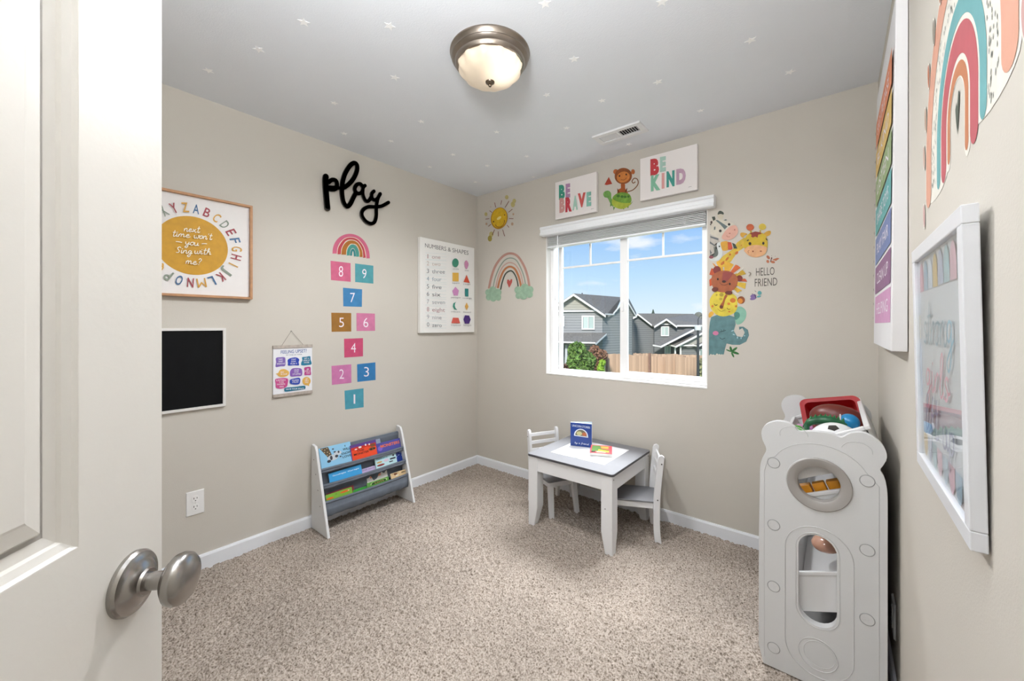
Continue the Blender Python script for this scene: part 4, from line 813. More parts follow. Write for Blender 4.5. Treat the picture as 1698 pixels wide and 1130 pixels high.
d.p('wing', '#7b6299', .15).ell(388, 658, 14, 22, 80).ell(385, 676, 22, 10, -10); d.p('wing', '#5aa0a2', .15).ell(433, 635, 15, 15).ell(428, 660, 15, 7, -10); d.p('body', '#4a3a55').line([(396, 645), (408, 672)], 6).line([(376, 640), (386, 644)], 3).line([(398, 618), (408, 628)], 3); d.end()
d = sticker('lettering_sticker', 'hand-drawn dark grey hello friend lettering sticker right of the lion', (1270, 470), V3)
for s_, x0, x1, y, h, dy in (('HELLO', 407, 540, 512, 56, -8), ('FRIEND', 398, 560, 590, 56, -10)): d.p('word', '#4b4640').text(s_, (x0, y), (x1, y+dy), h, bold=-.004)
d.end()

# ---------------------------------------------------------------- right wall
# big rainbow rules canvas, its top leaning back to the wall a little
cy0, cy1, cz0, cz1 = 1.554, 2.227, 1.185, 2.195
r = thing('canvas_print', 'large deep canvas with stacked rainbow colour bands high on the right wall', 'canvas print', (XR, (cy0+cy1)/2, cz0))
xa, xb = XR-.036, XR-.026   # front face x at bottom / top
def F3(y, z, d_=0): return V((xa+(xb-xa)*(z-cz0)/(cz1-cz0)-d_, y, z))
obj('canvas', MB().hull([F3(cy0, cz0), F3(cy1, cz0), F3(cy1, cz1), F3(cy0, cz1)], [F3(cy0, cz0)+V((.034, 0, 0)), F3(cy1, cz0)+V((.034, 0, 0)), F3(cy1, cz1)+V((.025, 0, 0)), F3(cy0, cz1)+V((.025, 0, 0))]), mat('#e4e2e3', .7, .01, 8, .08, 500), r, bevel=.002)
PRc = Plane(F3(0, cz0), (-1, 0, -.0104))
d = Dec(r, PRc, f=lambda y, z: F3(-y, z)+V((0, 0, 0)))
bands = [('#cf97bf', 'HELPING'), ('#8a5f86', 'CLEAN UP'), ('#6f7fae', 'PLAY FAIR'), ('#5fa6a6', 'SHARE TOYS'), ('#93a878', 'LISTEN'), ('#d9b466', 'BE KIND'), ('#d9825a', 'SAY PLEASE')]
z = 1.268
for i, (col, tx) in enumerate(bands):
    h_ = .104; d.p('colour_band', col, .08, 40).rect(-2.165, z, -1.582, z+h_)
    d.p('lettering', '#efe6ef').text(tx, (-2.09, z+.034), (-1.66, z+.034), .040, up=(0, 1)); z += .1155
d.p('margin_note', '#6b6570')
z = 1.285
for i in range(14): d.rect(-2.197, z, -2.178, z+.009); z += .0577
d.end()
# boho rainbow sticker in wall coordinates (u = -y)
UC, ZCN = -.98, 1.615
rbr = thing('rainbow_sticker', 'large boho rainbow sticker with speckled band high on the right wall', 'wall sticker', (XR, .98, 1.55))
d = Dec(rbr, PR, f=lambda u, z: V((XR, -u, z)), base=.0004, step=.00008)
def rband(col, r0, r1, l0, l1, nm='band', var=.04):
    d.p(nm, col, var, 12); n = 36; A, B = [], []
    def outl(r, e0, e1): return [(UC-r, ZCN-e0)]+[(UC+r*math.cos(PI-PI*k/n), ZCN+1.06*r*math.sin(PI-PI*k/n)) for k in range(n+1)]+[(UC+r, ZCN-e1)]
    a_ = [d.bm.verts.new(d.W(*q_)) for q_ in outl(r0, l0, l1)]; b_ = [d.bm.verts.new(d.W(*q_)) for q_ in outl(r1, l0, l1)]
    for k in range(len(a_)-1): d.bm.faces.new((a_[k], a_[k+1], b_[k+1], b_[k]))
    w2 = (r1-r0)/2
    for sgn, e in ((-1, l0), (1, l1)):
        cx = UC+sgn*(r0+r1)/2; d.poly([(cx+w2*math.cos(a), ZCN-e-min(w2*1.2, .03)*math.sin(a)) for a in [PI*k/10 for k in range(11)]])
rband('#ece8dd', .0495, .083, .06, .075, 'backing'); rband('#ece8dd', .070, .297, .07, .045, 'backing')
rband('#c27c55', .052, .074, .055, .072); rband('#bb5a62', .083, .128, .062, .063); rband('#6ba7aa', .136, .170, .068, .053); rband('#dba28a', .230, .290, .07, .03)
d.p('speckle', '#4c5550'); d.inc = 0
for i in range(190):
    a = random.uniform(-.45, PI+.45); rr = random.uniform(.178, .222)
    if a < 0 or a > PI: u, z = UC+(rr if a < 0 else -rr), ZCN-(abs(a) if a < 0 else a-PI)*.2*.85
    else: u, z = UC+rr*math.cos(a), ZCN+1.06*rr*math.sin(a)
    if z < ZCN-.07: continue
    d.ell(u, z, .0013, .0042, random.uniform(-25, 5), 7)
d.inc = 2e-5; d.p('heart', '#4f574c').poly([(UC+.006, 1.575), (UC-.004, 1.60), (UC-.009, 1.622), (UC-.002, 1.632), (UC+.004, 1.622), (UC+.012, 1.645), (UC+.020, 1.640), (UC+.016, 1.615)])
drops = [(-.985, 1.97, 0), (-.318, 1.64, '#c28a84'), (.318, 1.66, '#b8795e')]
for k, (da, col) in enumerate([(-8, '#c79c98'), (8, '#c9a898'), (22, '#b99a84'), (37, '#b96f4e'), (52, '#93897a'), (66, '#a9714f'), (150, '#b98a84'), (166, '#c28a84'), (182, '#c79c98')]):
    a = PI-math.radians(da); rr = .318; u = UC+rr*math.cos(a); z = ZCN+1.06*rr*math.sin(a)-(.02 if da > 0 else .06)
    d.p('droplet_backing', '#ece8dd').ell(u, z, .0135, .031, 10); d.p('droplet', col, .05).ell(u, z, .0105, .027, 10)
d.end()

# strong girls framed print, leaning out slightly at the top
fy0_, fy1_, fz0, fz1 = .7916, 1.238, .960, 1.421
r = thing('framed_print', 'white framed pastel print with script lettering behind glass, low on the right wall', 'framed picture', (XR, 1.015, fz0))
def G3(y, z, d_=0): return V((.137-.0085*(z-fz0)/(fz1-fz0)+d_, y, z))
m_fr = mat('#e3e4e8', .3, .01)
w_ = .026
fr_lip = .0
for k, (a, b_) in enumerate((((fy0_, fz0), (fy1_, fz0+w_)), ((fy0_, fz1-w_), (fy1_, fz1)), ((fy0_, fz0+w_), (fy0_+w_, fz1-w_)), ((fy1_-w_, fz0+w_), (fy1_, fz1-w_)))):
    A = [G3(a[0], a[1]), G3(b_[0], a[1]), G3(b_[0], b_[1]), G3(a[0], b_[1])]; obj('frame_bar', MB().hull(A, [p+V((.017, 0, 0)) for p in A]), m_fr, r, bevel=.0015)
q4 = lambda i, d_: [G3(fy0_+i, fz0+i, d_), G3(fy1_-i, fz0+i, d_), G3(fy1_-i, fz1-i, d_), G3(fy0_+i, fz1-i, d_)]
obj('print_sheet', MB().hull(q4(w_-.002, .009), q4(w_-.002, .012)), mat('#dfe8ee', .6), r)
PG = Plane(G3(0, fz0, .0088), (-1, 0, -.0184)); d = Dec(r, PG, f=lambda u, z: G3(-u, z, .0088), base=.0003, step=.0001)
ys = lambda u: -fy1_+u
cols = ['#e0a9bd', '#9cc3dc', '#cfe0ee', '#dcc27a', '#bccbe4', '#a9d0d8', '#e3bccb', '#b4cfe0']
for i in range(8):
    u = ys(.030+i*.0495); d.p('arch', cols[i], .1, 60)
    d.poly([(u, fz1-.062), (u, fz1-.082)][:1]+[(u+.022+.022*math.cos(PI-PI*k/8), fz1-.066+.034*math.sin(PI-PI*k/8)) for k in range(9)]+[(u+.044, fz1-.092), (u, fz1-.092)])
    d.p('arch', cols[(i+3) % 8], .1, 60); d.poly([(u, fz0+.075), (u+.044, fz0+.075)]+[(u+.022+.022*math.cos(PI*k/8), fz0+.060-.032*math.sin(PI*k/8)) for k in range(9)])
d.p('side_strip', '#a9c7de').rect(ys(.030), fz0+.15, ys(.036), fz1-.2); d.p('side_strip', '#d2c07a').rect(ys(.030), fz1-.19, ys(.037), fz1-.14).rect(ys(.408), fz0+.10, ys(.414), fz0+.17); d.p('side_strip', '#a9c7de').rect(ys(.409), fz0+.2, ys(.414), fz1-.13)
d.p('lettering', '#86b2c4').script('strong', (ys(.075), 1.225), (ys(.345), 1.225), .040, .0055, .1, up=(0, 1))
d.p('lettering', '#cf94a4').script('girls', (ys(.09), 1.135), (ys(.31), 1.135), .038, .0055, .1, up=(0, 1))
d.p('lettering', '#8c90a8').script('lift up', (ys(.08), 1.052), (ys(.34), 1.052), .036, .0055, .1, up=(0, 1)); d.end()
m_pg = thin_glass('picture_glass', k=.55, p=3.0)
obj('glass', MB().hull(q4(w_-.002, .0045), q4(w_-.002, .006)), m_pg, r)
outlet('wall_outlet', 'white outlet plate low on the right wall behind the bear cabinet', PR, c=V((XR, 1.90, .25)))
# ---------------------------------------------------------------- play table and chairs
m_wp = mat('#e9e9ea', .42, .01, 10); m_gp = mat('#86868a', .55, .03, 8); m_ge = mat('#505054', .5); m_bolt = mat('#6d6a66', .35, metal=.8)
TX0, TX1, TY0, TY1, TZ = -1.523, -.940, 2.012, 2.575, .445
tb = thing('play_table', 'square kids table with grey top, white centre panel and tapered white legs', 'table', ((TX0+TX1)/2, (TY0+TY1)/2, 0))
def rrect(x0, x1, y0, y1, r, n=5):
    out = []
    for cx, cy, a in ((x1-r, y1-r, 0), (x0+r, y1-r, PI/2), (x0+r, y0+r, PI), (x1-r, y0+r, 1.5*PI)): out += [(cx+r*math.cos(a+PI/2*k/n), cy+r*math.sin(a+PI/2*k/n)) for k in range(n+1)]
    return out
rr_ = rrect(TX0, TX1, TY0, TY1, .018)
top_ = obj('tabletop', MB().prism([V((x, y, TZ-.0125)) for x, y in rr_], V((0, 0, .0125))), m_gp, tb)
obj('edge_band', MB().prism([V((x, y, TZ-.0135)) for x, y in rrect(TX0-.0008, TX1+.0008, TY0-.0008, TY1+.0008, .018)], V((0, 0, .0115))), m_ge, top_)
obj('centre_panel', MB().box((-1.420, 2.127, TZ), (-1.046, 2.484, TZ+.001)), mat('#ececef', .3), top_)
hx, hy = -1.235, 2.127; obj('finger_slot', MB().prism([V((hx+x, hy+y, TZ+.0011)) for x, y in circ(0, 0, .012, 14, .005, 0, PI, False)], V((0, 0, .0004))), mat('#55534f', .6), top_)
LI = .006; LW = .068; zt = TZ-.0135
def table_leg(sx, sy):
    x0 = TX0+LI if sx < 0 else TX1-LI; y0 = TY0+LI if sy < 0 else TY1-LI; ix, iy = -sx, -sy; m = MB()
    def ring(w, z, s=0): return [V((x0+ix*s, y0+iy*s, z)), V((x0+ix*w, y0+iy*s, z)), V((x0+ix*w, y0+iy*w, z)), V((x0+ix*s, y0+iy*w, z))]
    prev = None; bm = m.bm; secs = [(LW*.62, -.006), (LW*.66, 0.0), (LW, .115), (LW, zt)]
    rs = [[bm.verts.new(p) for p in ring(w, z)] for w, z in secs]
    for A, B in zip(rs, rs[1:]):
        for i in range(4): bm.faces.new((A[i], A[(i+1) % 4], B[(i+1) % 4], B[i]))
    bm.faces.new(rs[0][::-1]); bm.faces.new(rs[-1]); bmesh.ops.recalc_face_normals(bm, faces=bm.faces[:])
    l = obj('leg', m, m_wp, tb, bevel=.003)
    bx = x0+ix*.018 if sx < 0 else x0
    bm2 = MB()
    if sx > 0: bm2.cyl((x0, y0+iy*.018, zt-.022), (x0+.001, y0+iy*.018, zt-.022), .0038, n=12)
    else: bm2.cyl((x0-.001, y0+iy*.018, zt-.022), (x0, y0+iy*.018, zt-.022), .0038, n=12)
    obj('bolt', bm2, m_bolt, l)
    if sy < 0 and sx > 0: obj('bolt', MB().cyl((x0-.042, y0, .245), (x0-.042, y0-.001, .245), .003, n=12), m_bolt, l)
for sx in (-1, 1):
    for sy in (-1, 1): table_leg(sx, sy)
AZ = zt-.088; i1 = LI+.004
for a, b_ in (((TX0+LI+LW, TY0+i1), (TX1-LI-LW, TY0+i1+.014)), ((TX0+LI+LW, TY1-i1-.014), (TX1-LI-LW, TY1-i1)), ((TX0+i1, TY0+LI+LW), (TX0+i1+.014, TY1-LI-LW)), ((TX1-i1-.014, TY0+LI+LW), (TX1-i1, TY1-LI-LW))):
    obj('apron', MB().box((a[0], a[1], AZ), (b_[0], b_[1], zt)), m_wp, tb, bevel=.001)

def make_chair(label, loc, rz):
    c = thing('kids_chair', label, 'chair', loc, rz, 'kids chairs at the play table'); K = dict(local=True)
    obj('seat', MB().prism([V((x, y, .220)) for x, y in rrect(-.005, .282, -.112, .112, .015)], V((0, 0, .011))), m_gp, c, bevel=.002, **K)
    SY = .112
    def post(s):
        pr = smooth_pts([(-.010, -.006), (-.003, .06), (-.001, .14), (-.002, .22), (-.006, .30), (-.016, .40), (-.024, .478)], 3)
        A = [(x, z) for x, z in pr]+[(-.026, .496), (-.012, .506), (.004, .500), (.010, .485)]; B = [(x+.036, z) for x, z in pr][::-1]
        return MB().prism([V((x, s*SY-.010, z)) for x, z in A+B], V((0, .020, 0)))
    for s in (-1, 1):
        p_ = obj('leg', post(s), m_wp, c, bevel=.003, **K)
        for z_, x_ in ((.455, -.010), (.245, .012)): obj('bolt', MB().cyl((x_, s*(SY+.010), z_), (x_, s*(SY+.0112), z_), .0042, n=12), m_bolt, p_, **K)
        obj('leg', MB().hull([V((.262+.022, s*.098-.014, -.006)), V((.262+.048, s*.098-.014, -.006)), V((.262+.048, s*.098+.014, -.006)), V((.262+.022, s*.098+.014, -.006))], [V((.246, s*.088-.017, .220)), V((.280, s*.088-.017, .220)), V((.280, s*.088+.017, .220)), V((.246, s*.088+.017, .220))]), m_wp, c, bevel=.002, **K)
        obj('seat_rail', MB().box((.02, s*.098-.006, .186), (.246, s*.098+.006, .220)), m_wp, c, bevel=.001, **K)
    obj('seat_rail', MB().box((.262, -.072, .186), (.274, .072, .220)), m_wp, c, bevel=.001, **K)
    for z_, dx in ((.466, -.010), (.412, -.004), (.358, .001)):
        obj('back_rail', MB().prism([V((dx-.002, -SY+.010, z_-.011)), V((dx+.009, -SY+.010, z_-.012)), V((dx+.006, -SY+.010, z_+.012)), V((dx-.005, -SY+.010, z_+.011))], V((0, 2*SY-.020, 0))), m_wp, c, bevel=.002, **K)
    return c
def ang(a, b_): return math.atan2(b_, a)
make_chair('white and grey kids chair tucked under the left side of the table', (-1.662, 2.392, 0), ang(.89, -.455))
make_chair('white and grey kids chair at the right side of the table, showing its side', (-.845, 2.425, 0), ang(-.895, -.446))

# books on the table
def table_frame(a, b_, z):
    a, b_ = V((a[0], a[1], z)), V((b_[0], b_[1], z)); u = (b_-a).normalized(); return a, u, V((-u.y, u.x, 0)), (b_-a).length
a, u, v, w_ = table_frame((-1.392, 2.324), (-1.257, 2.371), TZ+.0015); h_ = .157
r = thing('picture_book', 'blue board book with white arch window standing open on the kids table', 'book', a+u*w_/2)
m_blue = mat('#1d3f8c', .3, .05, 30)
v2 = (v*.93+u*.37*(-1)).normalized()
def board(o, du, name, m, th=.004, back=1): return obj(name, MB().hull([o, o+du*w_, o+du*w_+UP*h_, o+UP*h_], [p+v*th for p in (o, o+du*w_, o+du*w_+UP*h_, o+UP*h_)]), m, r, bevel=.0015)
board(a, u, 'cover', m_blue, .0015); board(a+v*.0017, u, 'pages', mat('#dfeaf2', .6), .010)
u2 = (u*.94+v*.34).normalized(); board(a+v*.0125, u2, 'back_cover', mat('#cfe2ee', .5), .003)
PB = Plane(a, -v); d = Dec(r, PB, f=lambda x, y: a+u*(x*w_)+UP*(y*h_), rough=.35)
d.p('title', '#dfe6f4').text('UNICORN STORIES', (.08, .83), (.92, .80), .085, up=(0, 1), bold=.01); d.p('title', '#dfe6f4').script('by a friend', (.20, .12), (.86, .10), .035, .012, up=(0, 1))
d.p('arch_border', '#dfe6f0').poly([(.18, .44)]+[(.5+.33*math.cos(PI-PI*k/14), .46+.30*math.sin(PI-PI*k/14)) for k in range(15)]+[(.84, .41)]); d.p('arch_picture', '#6d6a55').poly([(.23, .47)]+[(.5+.27*math.cos(PI-PI*k/14), .48+.24*math.sin(PI-PI*k/14)) for k in range(15)]+[(.79, .45)])
d.p('arch_picture', '#c7c38d').ell(.42, .56, .13, .09); d.p('arch_picture', '#b9683f').ell(.66, .54, .11, .08); d.end()
a, u, v, w_ = table_frame((-1.189, 2.217), (-1.067, 2.275), TZ+.0015); w_ = .135; dp = .165; th = .021
r = thing('picture_book', 'thick board book with red, yellow and green cover lying flat on the kids table', 'book', a+u*w_/2+v*dp/2)
q4 = lambda z, i=0: [a+u*i+v*i+UP*z, a+u*(w_-i)+v*i+UP*z, a+u*(w_-i)+v*(dp-i)+UP*z, a+u*i+v*(dp-i)+UP*z]
obj('pages', MB().hull(q4(.0015, .001), q4(th-.0015, .001)), mat('#d9d8d4', .7), r); obj('cover', MB().hull(q4(th-.0015), q4(th)), mat('#cf4a52', .4), r, bevel=.001); obj('back_cover', MB().hull(q4(0), q4(.0015)), mat('#b9b6b0', .5), r, bevel=.0006)
d = Dec(r, Plane(a+UP*th, UP), f=lambda x, y: a+u*(x*w_)+v*(y*dp)+UP*th)
d.p('cover_picture', '#4f7a2c').poly([(.06, .2), (.45, .25), (.5, .6), (.45, .92), (.08, .92)]); d.p('cover_picture', '#e0c83c').poly([(.35, .30), (.85, .12), (.86, .42), (.4, .52)]); d.p('cover_picture', '#e39a3a').poly([(.5, .60), (.84, .55), (.84, .85), (.5, .86)]); d.p('cover_picture', '#f0cfa0').poly([(.3, .06), (.7, .05), (.72, .16), (.3, .2)]); d.p('cover_picture', '#55701f').poly([(.34, .46), (.86, .30), (.86, .38), (.4, .56)]); d.p('cover_picture', '#2c2a18').poly([(.05, .05), (.25, .06), (.22, .2), (.06, .18)]); d.end()

# ---------------------------------------------------------------- bear storage cabinet
FY, TH = 1.731, .028; BYc = 2.425
m_pl = mat('#d9d9d9', .38, .006, 6, .05, 400); m_rg = mat('#a19c97', .4); m_gv_shade = mat('#cccccc', .45)  # ridge grey is darker than the panel: shading lines put into the colour
cab = thing('toy_cabinet', 'white plastic bear-shaped toy storage cabinet with round porthole, against the right wall', 'cabinet', (-.05, 2.1, 0))
PY = Plane((0, FY, 0), (0, -1, 0))
opx = [(1258, 1092), (1258, 1000), (1258.5, 880), (1260, 800), (1260.2, 776), (1264, 760), (1270.8, 746.2), (1264.4, 730), (1262.6, 716), (1270, 704.5), (1287, 699), (1305.8, 701.6), (1316.5, 708), (1325, 716.2), (1340, 716), (1359, 716.9), (1380, 720.5), (1395, 726), (1410, 719.2), (1431, 718.3), (1452.4, 728), (1466.5, 743), (1471, 759), (1465, 772), (1459.5, 780), (1466, 791), (1470, 806), (1472, 830), (1472, 900)]
outl = [(p.x, p.z) for p in (PY.at(*q_) for q_ in smooth_pts(opx, 3))]
xr_ = outl[-1][0]; xl_ = outl[0][0]
outl = [(x, z) for x, z in outl if z > .02]+[(xr_, .30), (xr_, .035), (xr_-.015, .004), (xl_+.015, .004)]
outl = [(x, z) for x, z in outl]
def side_panel(y, face):
    m = MB(); m.holed(outl, [circ(-.048, .709, .0905, 44), pill(-.0515, .216, .531, .053, 14)], (0, y, 0), (1, 0, 0), (0, 0, 1), V((0, TH, 0)))
    p_ = obj('side_panel', m, m_pl, cab, bevel=.009, seg=3, smooth=40)
    yy = y if face < 0 else y+TH
    def ridge(pts, r=.0017, closed=True): obj('ridge', MB().tube([(x, yy+.0003, z) for x, z in pts], r, 6, closed), m_gv_shade, p_, smooth=60)
    if face < 0:
        ridge(pill(-.0495, .04, .559, .094, 20)); ridge(circ(-.050, .118, .054, 40)); ridge(circ(-.046, .121, .043, 40), .0012)
        lf = xl_+.018; rt_ = xr_-.020
        ridge([(lf, .03), (lf, .72), (lf+.012, .77)]+[(-.05+.137*math.cos(a), .73+.118*math.sin(a)) for a in [PI*(.86-.72*k/16) for k in range(17)]]+[(rt_, .74), (rt_, .03)], .0013, False)
        ridge([(-.118+.052*math.cos(a)*.8, .868+.030*math.sin(a)) for a in [PI*(1.1-1.1*k/10) for k in range(11)]], .0012, False)
        ridge([(.052+.052*math.cos(a)*.75, .845+.030*math.sin(a)) for a in [PI*(.95-1.0*k/10) for k in range(11)]], .0012, False)
        ridge(circ(-.0515, .709, .088, 44), .002)
        ridge(pill(-.0515, .209, .538, .060, 14), .0015)
    ring = MB()
    yo = yy
    prof = [(.090, .001), (.0905, -.004), (.088, -.0065), (.066, -.005), (.0600, .0), (.0590, .012), (.0590, TH-.001), (.0905, TH-.001)]
    sgn = 1 if face < 0 else -1
    ring.lathe([(r_, h_*sgn) for r_, h_ in prof], (-.048, yy, .709), (0, 1, 0), 56); bmesh.ops.recalc_face_normals(ring.bm, faces=ring.bm.faces[:])
    obj('porthole_ring', ring, m_rg, p_, smooth=40)
    if face < 0:
        for x_, zs in ((-.178, (.755, .5275, .302, .077)), (.0775, (.7525, .5266, .301, .077))):
            for z_ in zs:
                s_ = MB().cyl((x_, yy+.001, z_), (x_, yy-.0018, z_), .0172, n=28)
                for dx, dz in ((.010, .003), (-.003, .010)): s_.box((-1, 0, -.0012), (1, .0012, .0012), Matrix.Translation((x_, yy-.0026, z_)) @ Matrix.Rotation(math.atan2(-dz, dx), 4, 'Y') @ Matrix.Diagonal((.0105, 1, .7, 1)))
                obj('bolt_cap', s_, m_pl, p_); obj('groove_shade', MB().tube([(x_+a, yy-.0002, z_+b_) for a, b_ in circ(0, 0, .0185, 28)], .0015, 5, True), mat('#a6a6a6', .5), p_)  # darker ring paints the shade line around each cap
side_panel(FY, -1); side_panel(BYc, 1)
YA, YBk = FY+TH, BYc
obj('back_panel', MB().box((.100, YA, .02), (.112, YBk, .80)), m_pl, cab)
obj('base_tray', MB().box((-.215, YA, .01), (.100, YBk, .10)), mat('#7e7c7b', .5), cab, bevel=.004)
def rail(x, z): obj('support_rail', MB().box((x, YA, z-.012), (x+.018, YBk, z+.012)), m_pl, cab, bevel=.003)
for z_ in (.79, .52, .27): rail(.080, z_+.02); rail(-.200, z_-.10)
def tray(zr, zl, name, label, y0=YA+.008, y1=YBk-.008, depth=.115, xr=.080, xl=-.165):
    """tilted open bin, high side at the wall"""
    r = thing(name, label, 'storage bin', ((xr+xl)/2, (y0+y1)/2, zl-depth), group='tilted bins of the toy cabinet')
    th_ = .004; du = V((xr-xl, 0, zr-zl)).normalized(); dn = V((-du.z, 0, du.x)); L = math.hypot(xr-xl, zr-zl); o = V((xl, 0, zl))
    P_ = lambda s_, h, y: o+du*s_-dn*h+V((0, y, 0))
    def slab(s0, s1, h0, h1, ya, yb): m.hull([P_(s0, h0, ya), P_(s1, h0, ya), P_(s1, h1, ya), P_(s0, h1, ya)], [P_(s0, h0, yb), P_(s1, h0, yb), P_(s1, h1, yb), P_(s0, h1, yb)])
    m = MB(); slab(.012, L-.012, depth-th_, depth, y0+.012, y1-.012); slab(0.006, .010, 0, depth, y0, y1); slab(L-.010, L-.006, 0, depth, y0, y1); slab(.006, L-.006, 0, depth, y0, y0+th_); slab(.006, L-.006, 0, depth, y1-th_, y1)
    obj('bin_body', m, m_binw, r)
    m = MB(); slab(-.006, .010, -.004, .010, y0-.004, y1+.004); slab(L-.010, L+.006, -.004, .010, y0-.004, y1+.004); slab(.010, L-.010, -.004, .010, y0-.004, y0+.010); slab(.010, L-.010, -.004, .010, y1-.010, y1+.004)
    obj('rim', m, m_binw, r, bevel=.003); return P_, L
m_binw = mat('#e4e3e3', .35)
P1, L1 = tray(.923, .800, 'storage_bin', 'white tilted bin at the top of the bear cabinet holding balls and a red basket')
P2, L2 = tray(.725, .615, 'storage_bin', 'white tilted bin with orange blocks seen through the porthole')
P3, L3 = tray(.438, .340, 'storage_bin', 'white tilted bin seen through the lower pill-shaped opening', depth=.128)
# orange toy blocks in bin 2
for i in range(5):
    c_ = V((-.125+i*.040, YA+.045, .640+i*.018))
    bb_ = MB().box((-.019, -.016, -.022), (.019, .016, .020), Matrix.Translation(c_) @ Matrix.Rotation(-.42, 4, 'Y') @ Matrix.Rotation(random.uniform(-.04, .04), 4, 'Z'))
    tag(obj('toy_block', bb_, mat('#dd9420', .4), bevel=.003), 'orange toy block, '+('first', 'second', 'third', 'fourth', 'fifth')[i]+' from the left in the porthole row', 'toy block', 'orange toy blocks')
c_ = P3(.14, .02, YA+.30)
pk = MB().ball(c_, (.055, .06, .032), 20, Matrix.Rotation(-.25, 3, 'Y')); tag(obj('plastic_pouch', pk, mat('#d9a58c', .15, .1, 30), smooth=60), 'shiny peach plastic bag in the lower bin of the bear cabinet', 'bag')
# red basket standing in the top bin
B0 = V((-.117, 2.30, .811)); ux = V((.209, 0, .040)); wy = .05
TLb, TRb, BRb, BLb = V((-.138, 2.335, .903)), V((.075, 2.335, .948)), V((.108, 2.235, .800)), V((-.104, 2.235, .752))
r = thing('toy_basket', 'red plastic basket standing on edge at the back of the top bin', 'basket', (0, 2.30, .76))
ux = (TRb-TLb); uy = (BLb-TLb); W_, H_ = ux.length, uy.length; ux.normalize(); uy = (uy-ux*uy.dot(ux)).normalized(); nn = ux.cross(uy).normalized()
if nn.y > 0: nn = -nn
rr2 = rrect(0, W_, 0, H_, .025, 6); in2 = rrect(.016, W_-.016, .016, H_-.016, .020, 6); fl2 = rrect(.026, W_-.026, .026, H_-.026, .016, 6)
F_ = lambda x, y, d_: TLb+ux*x+uy*y-nn*d_
m = MB(); rings = [[m.bm.verts.new(F_(x, y, d_)) for x, y in q_] for q_, d_ in ((rr2, .008), (rr2, 0), (in2, 0.001), (fl2, .060), (fl2, .064), (in2, .008))]
for A, B in zip(rings, rings[1:]):
    if A is rings[3]: continue
    for i in range(len(A)): m.bm.faces.new((A[i], A[(i+1) % len(A)], B[(i+1) % len(A)], B[i]))
m.bm.faces.new(rings[3]); m.bm.faces.new(rings[4]); bmesh.ops.recalc_face_normals(m.bm, faces=m.bm.faces[:])
m_red = mat('#a50f15', .3); obj('basket_shell', m, m_red, r, smooth=35)
obj('rim', MB().tube([F_(x, y, .001) for x, y in rr2], .0022, 8, True), mat('#b5262c', .3), r, smooth=60)
for k in range(3): obj('moulded_mark', MB().tube([F_(.035+.010*j, .050+.016*k+.003*(j % 2), .0585) for j in range(4)], .0012, 5), mat('#d0404a', .3), r)
# balls and toys
fb = thing('toy_football', 'dull red brown oval football lying in front of the red basket', 'ball', (.0, 2.20, .78))
R_ = Matrix.Rotation(.16, 3, 'Y')
obj('ball', MB().ball((.006, 2.20, .852), (.100, .045, .066), 32, R_), mat('#6d2a20', .35, .1, 25), fb, smooth=80)
ob_ = thing('toy_ball', 'small blue ball with white and red band beside the oval football', 'ball', (.035, 2.10, .80))
c_ = V((.040, 2.11, .866)); obj('ball', MB().ball(c_, .034, 24), mat('#1f86bd', .3, .1, 40), ob_, smooth=80)
obj('stripe', MB().tube([c_+V((-.028, .0382*math.cos(a)*.7, .0382*math.sin(a)*.7)) for a in [2*PI*k/20 for k in range(20)]], .003, 6, True), mat('#e6dde0', .4), ob_)
gd = thing('toy_dinosaur', 'dark green ridged plastic toy behind the soccer ball', 'toy', (-.04, 2.02, .80)); m_dg = mat('#1c5a36', .3, .2, 40)
body = smooth_pts([(-.100, 1.985, .845), (-.080, 1.99, .872), (-.05, 2.0, .882), (-.02, 2.0, .884), (.005, 2.0, .880), (.03, 2.0, .870)], 4)
obj('body', MB().tube(body, [.008+.010*math.sin(PI*i/(len(body)-1)) for i in range(len(body))], 12), m_dg, gd, smooth=60)
for i in range(2, len(body)-1, 2):
    p = V(body[i]); obj('spike', MB().cyl(p+V((0, 0, .010)), p+V((.002, -.004, .026)), .007, .0008, 8), mat('#2f7a48', .3), gd, smooth=60)
p = V(body[2]); obj('leg', MB().cyl(p, p+V((.0, -.04, -.03)), .010, .008, 8), m_dg, gd); obj('leg', MB().cyl(V(body[14]), V(body[14])+V((0, -.03, -.04)), .010, .008, 8), m_dg, gd)
lg = thing('toy_vegetable', 'light green toy lettuce lump at the left of the top bin', 'toy', (-.115, 1.93, .80))
m = MB()
for k in range(7): m.ball((-.118+.012*math.cos(k*2.4), 1.93+.02*math.sin(k*2.4), .822+.004*k), (.020, .018, .014), 10)
obj('leaves', m, mat('#4f9a3c', .4, .15, 50), lg, smooth=60)
pb = thing('toy_box', 'small pink ribbed toy box behind the green toys in the top bin', 'toy', (-.105, 2.16, .78))
obj('shell', MB().box((-.135, 2.13, .76), (-.078, 2.17, .822)), mat('#c987b8', .4), pb, bevel=.004)
for k in range(4): obj('rib', MB().box((-.131+.014*k, 2.1275, .765), (-.126+.014*k, 2.131, .818)), mat('#b574a6', .4), pb)
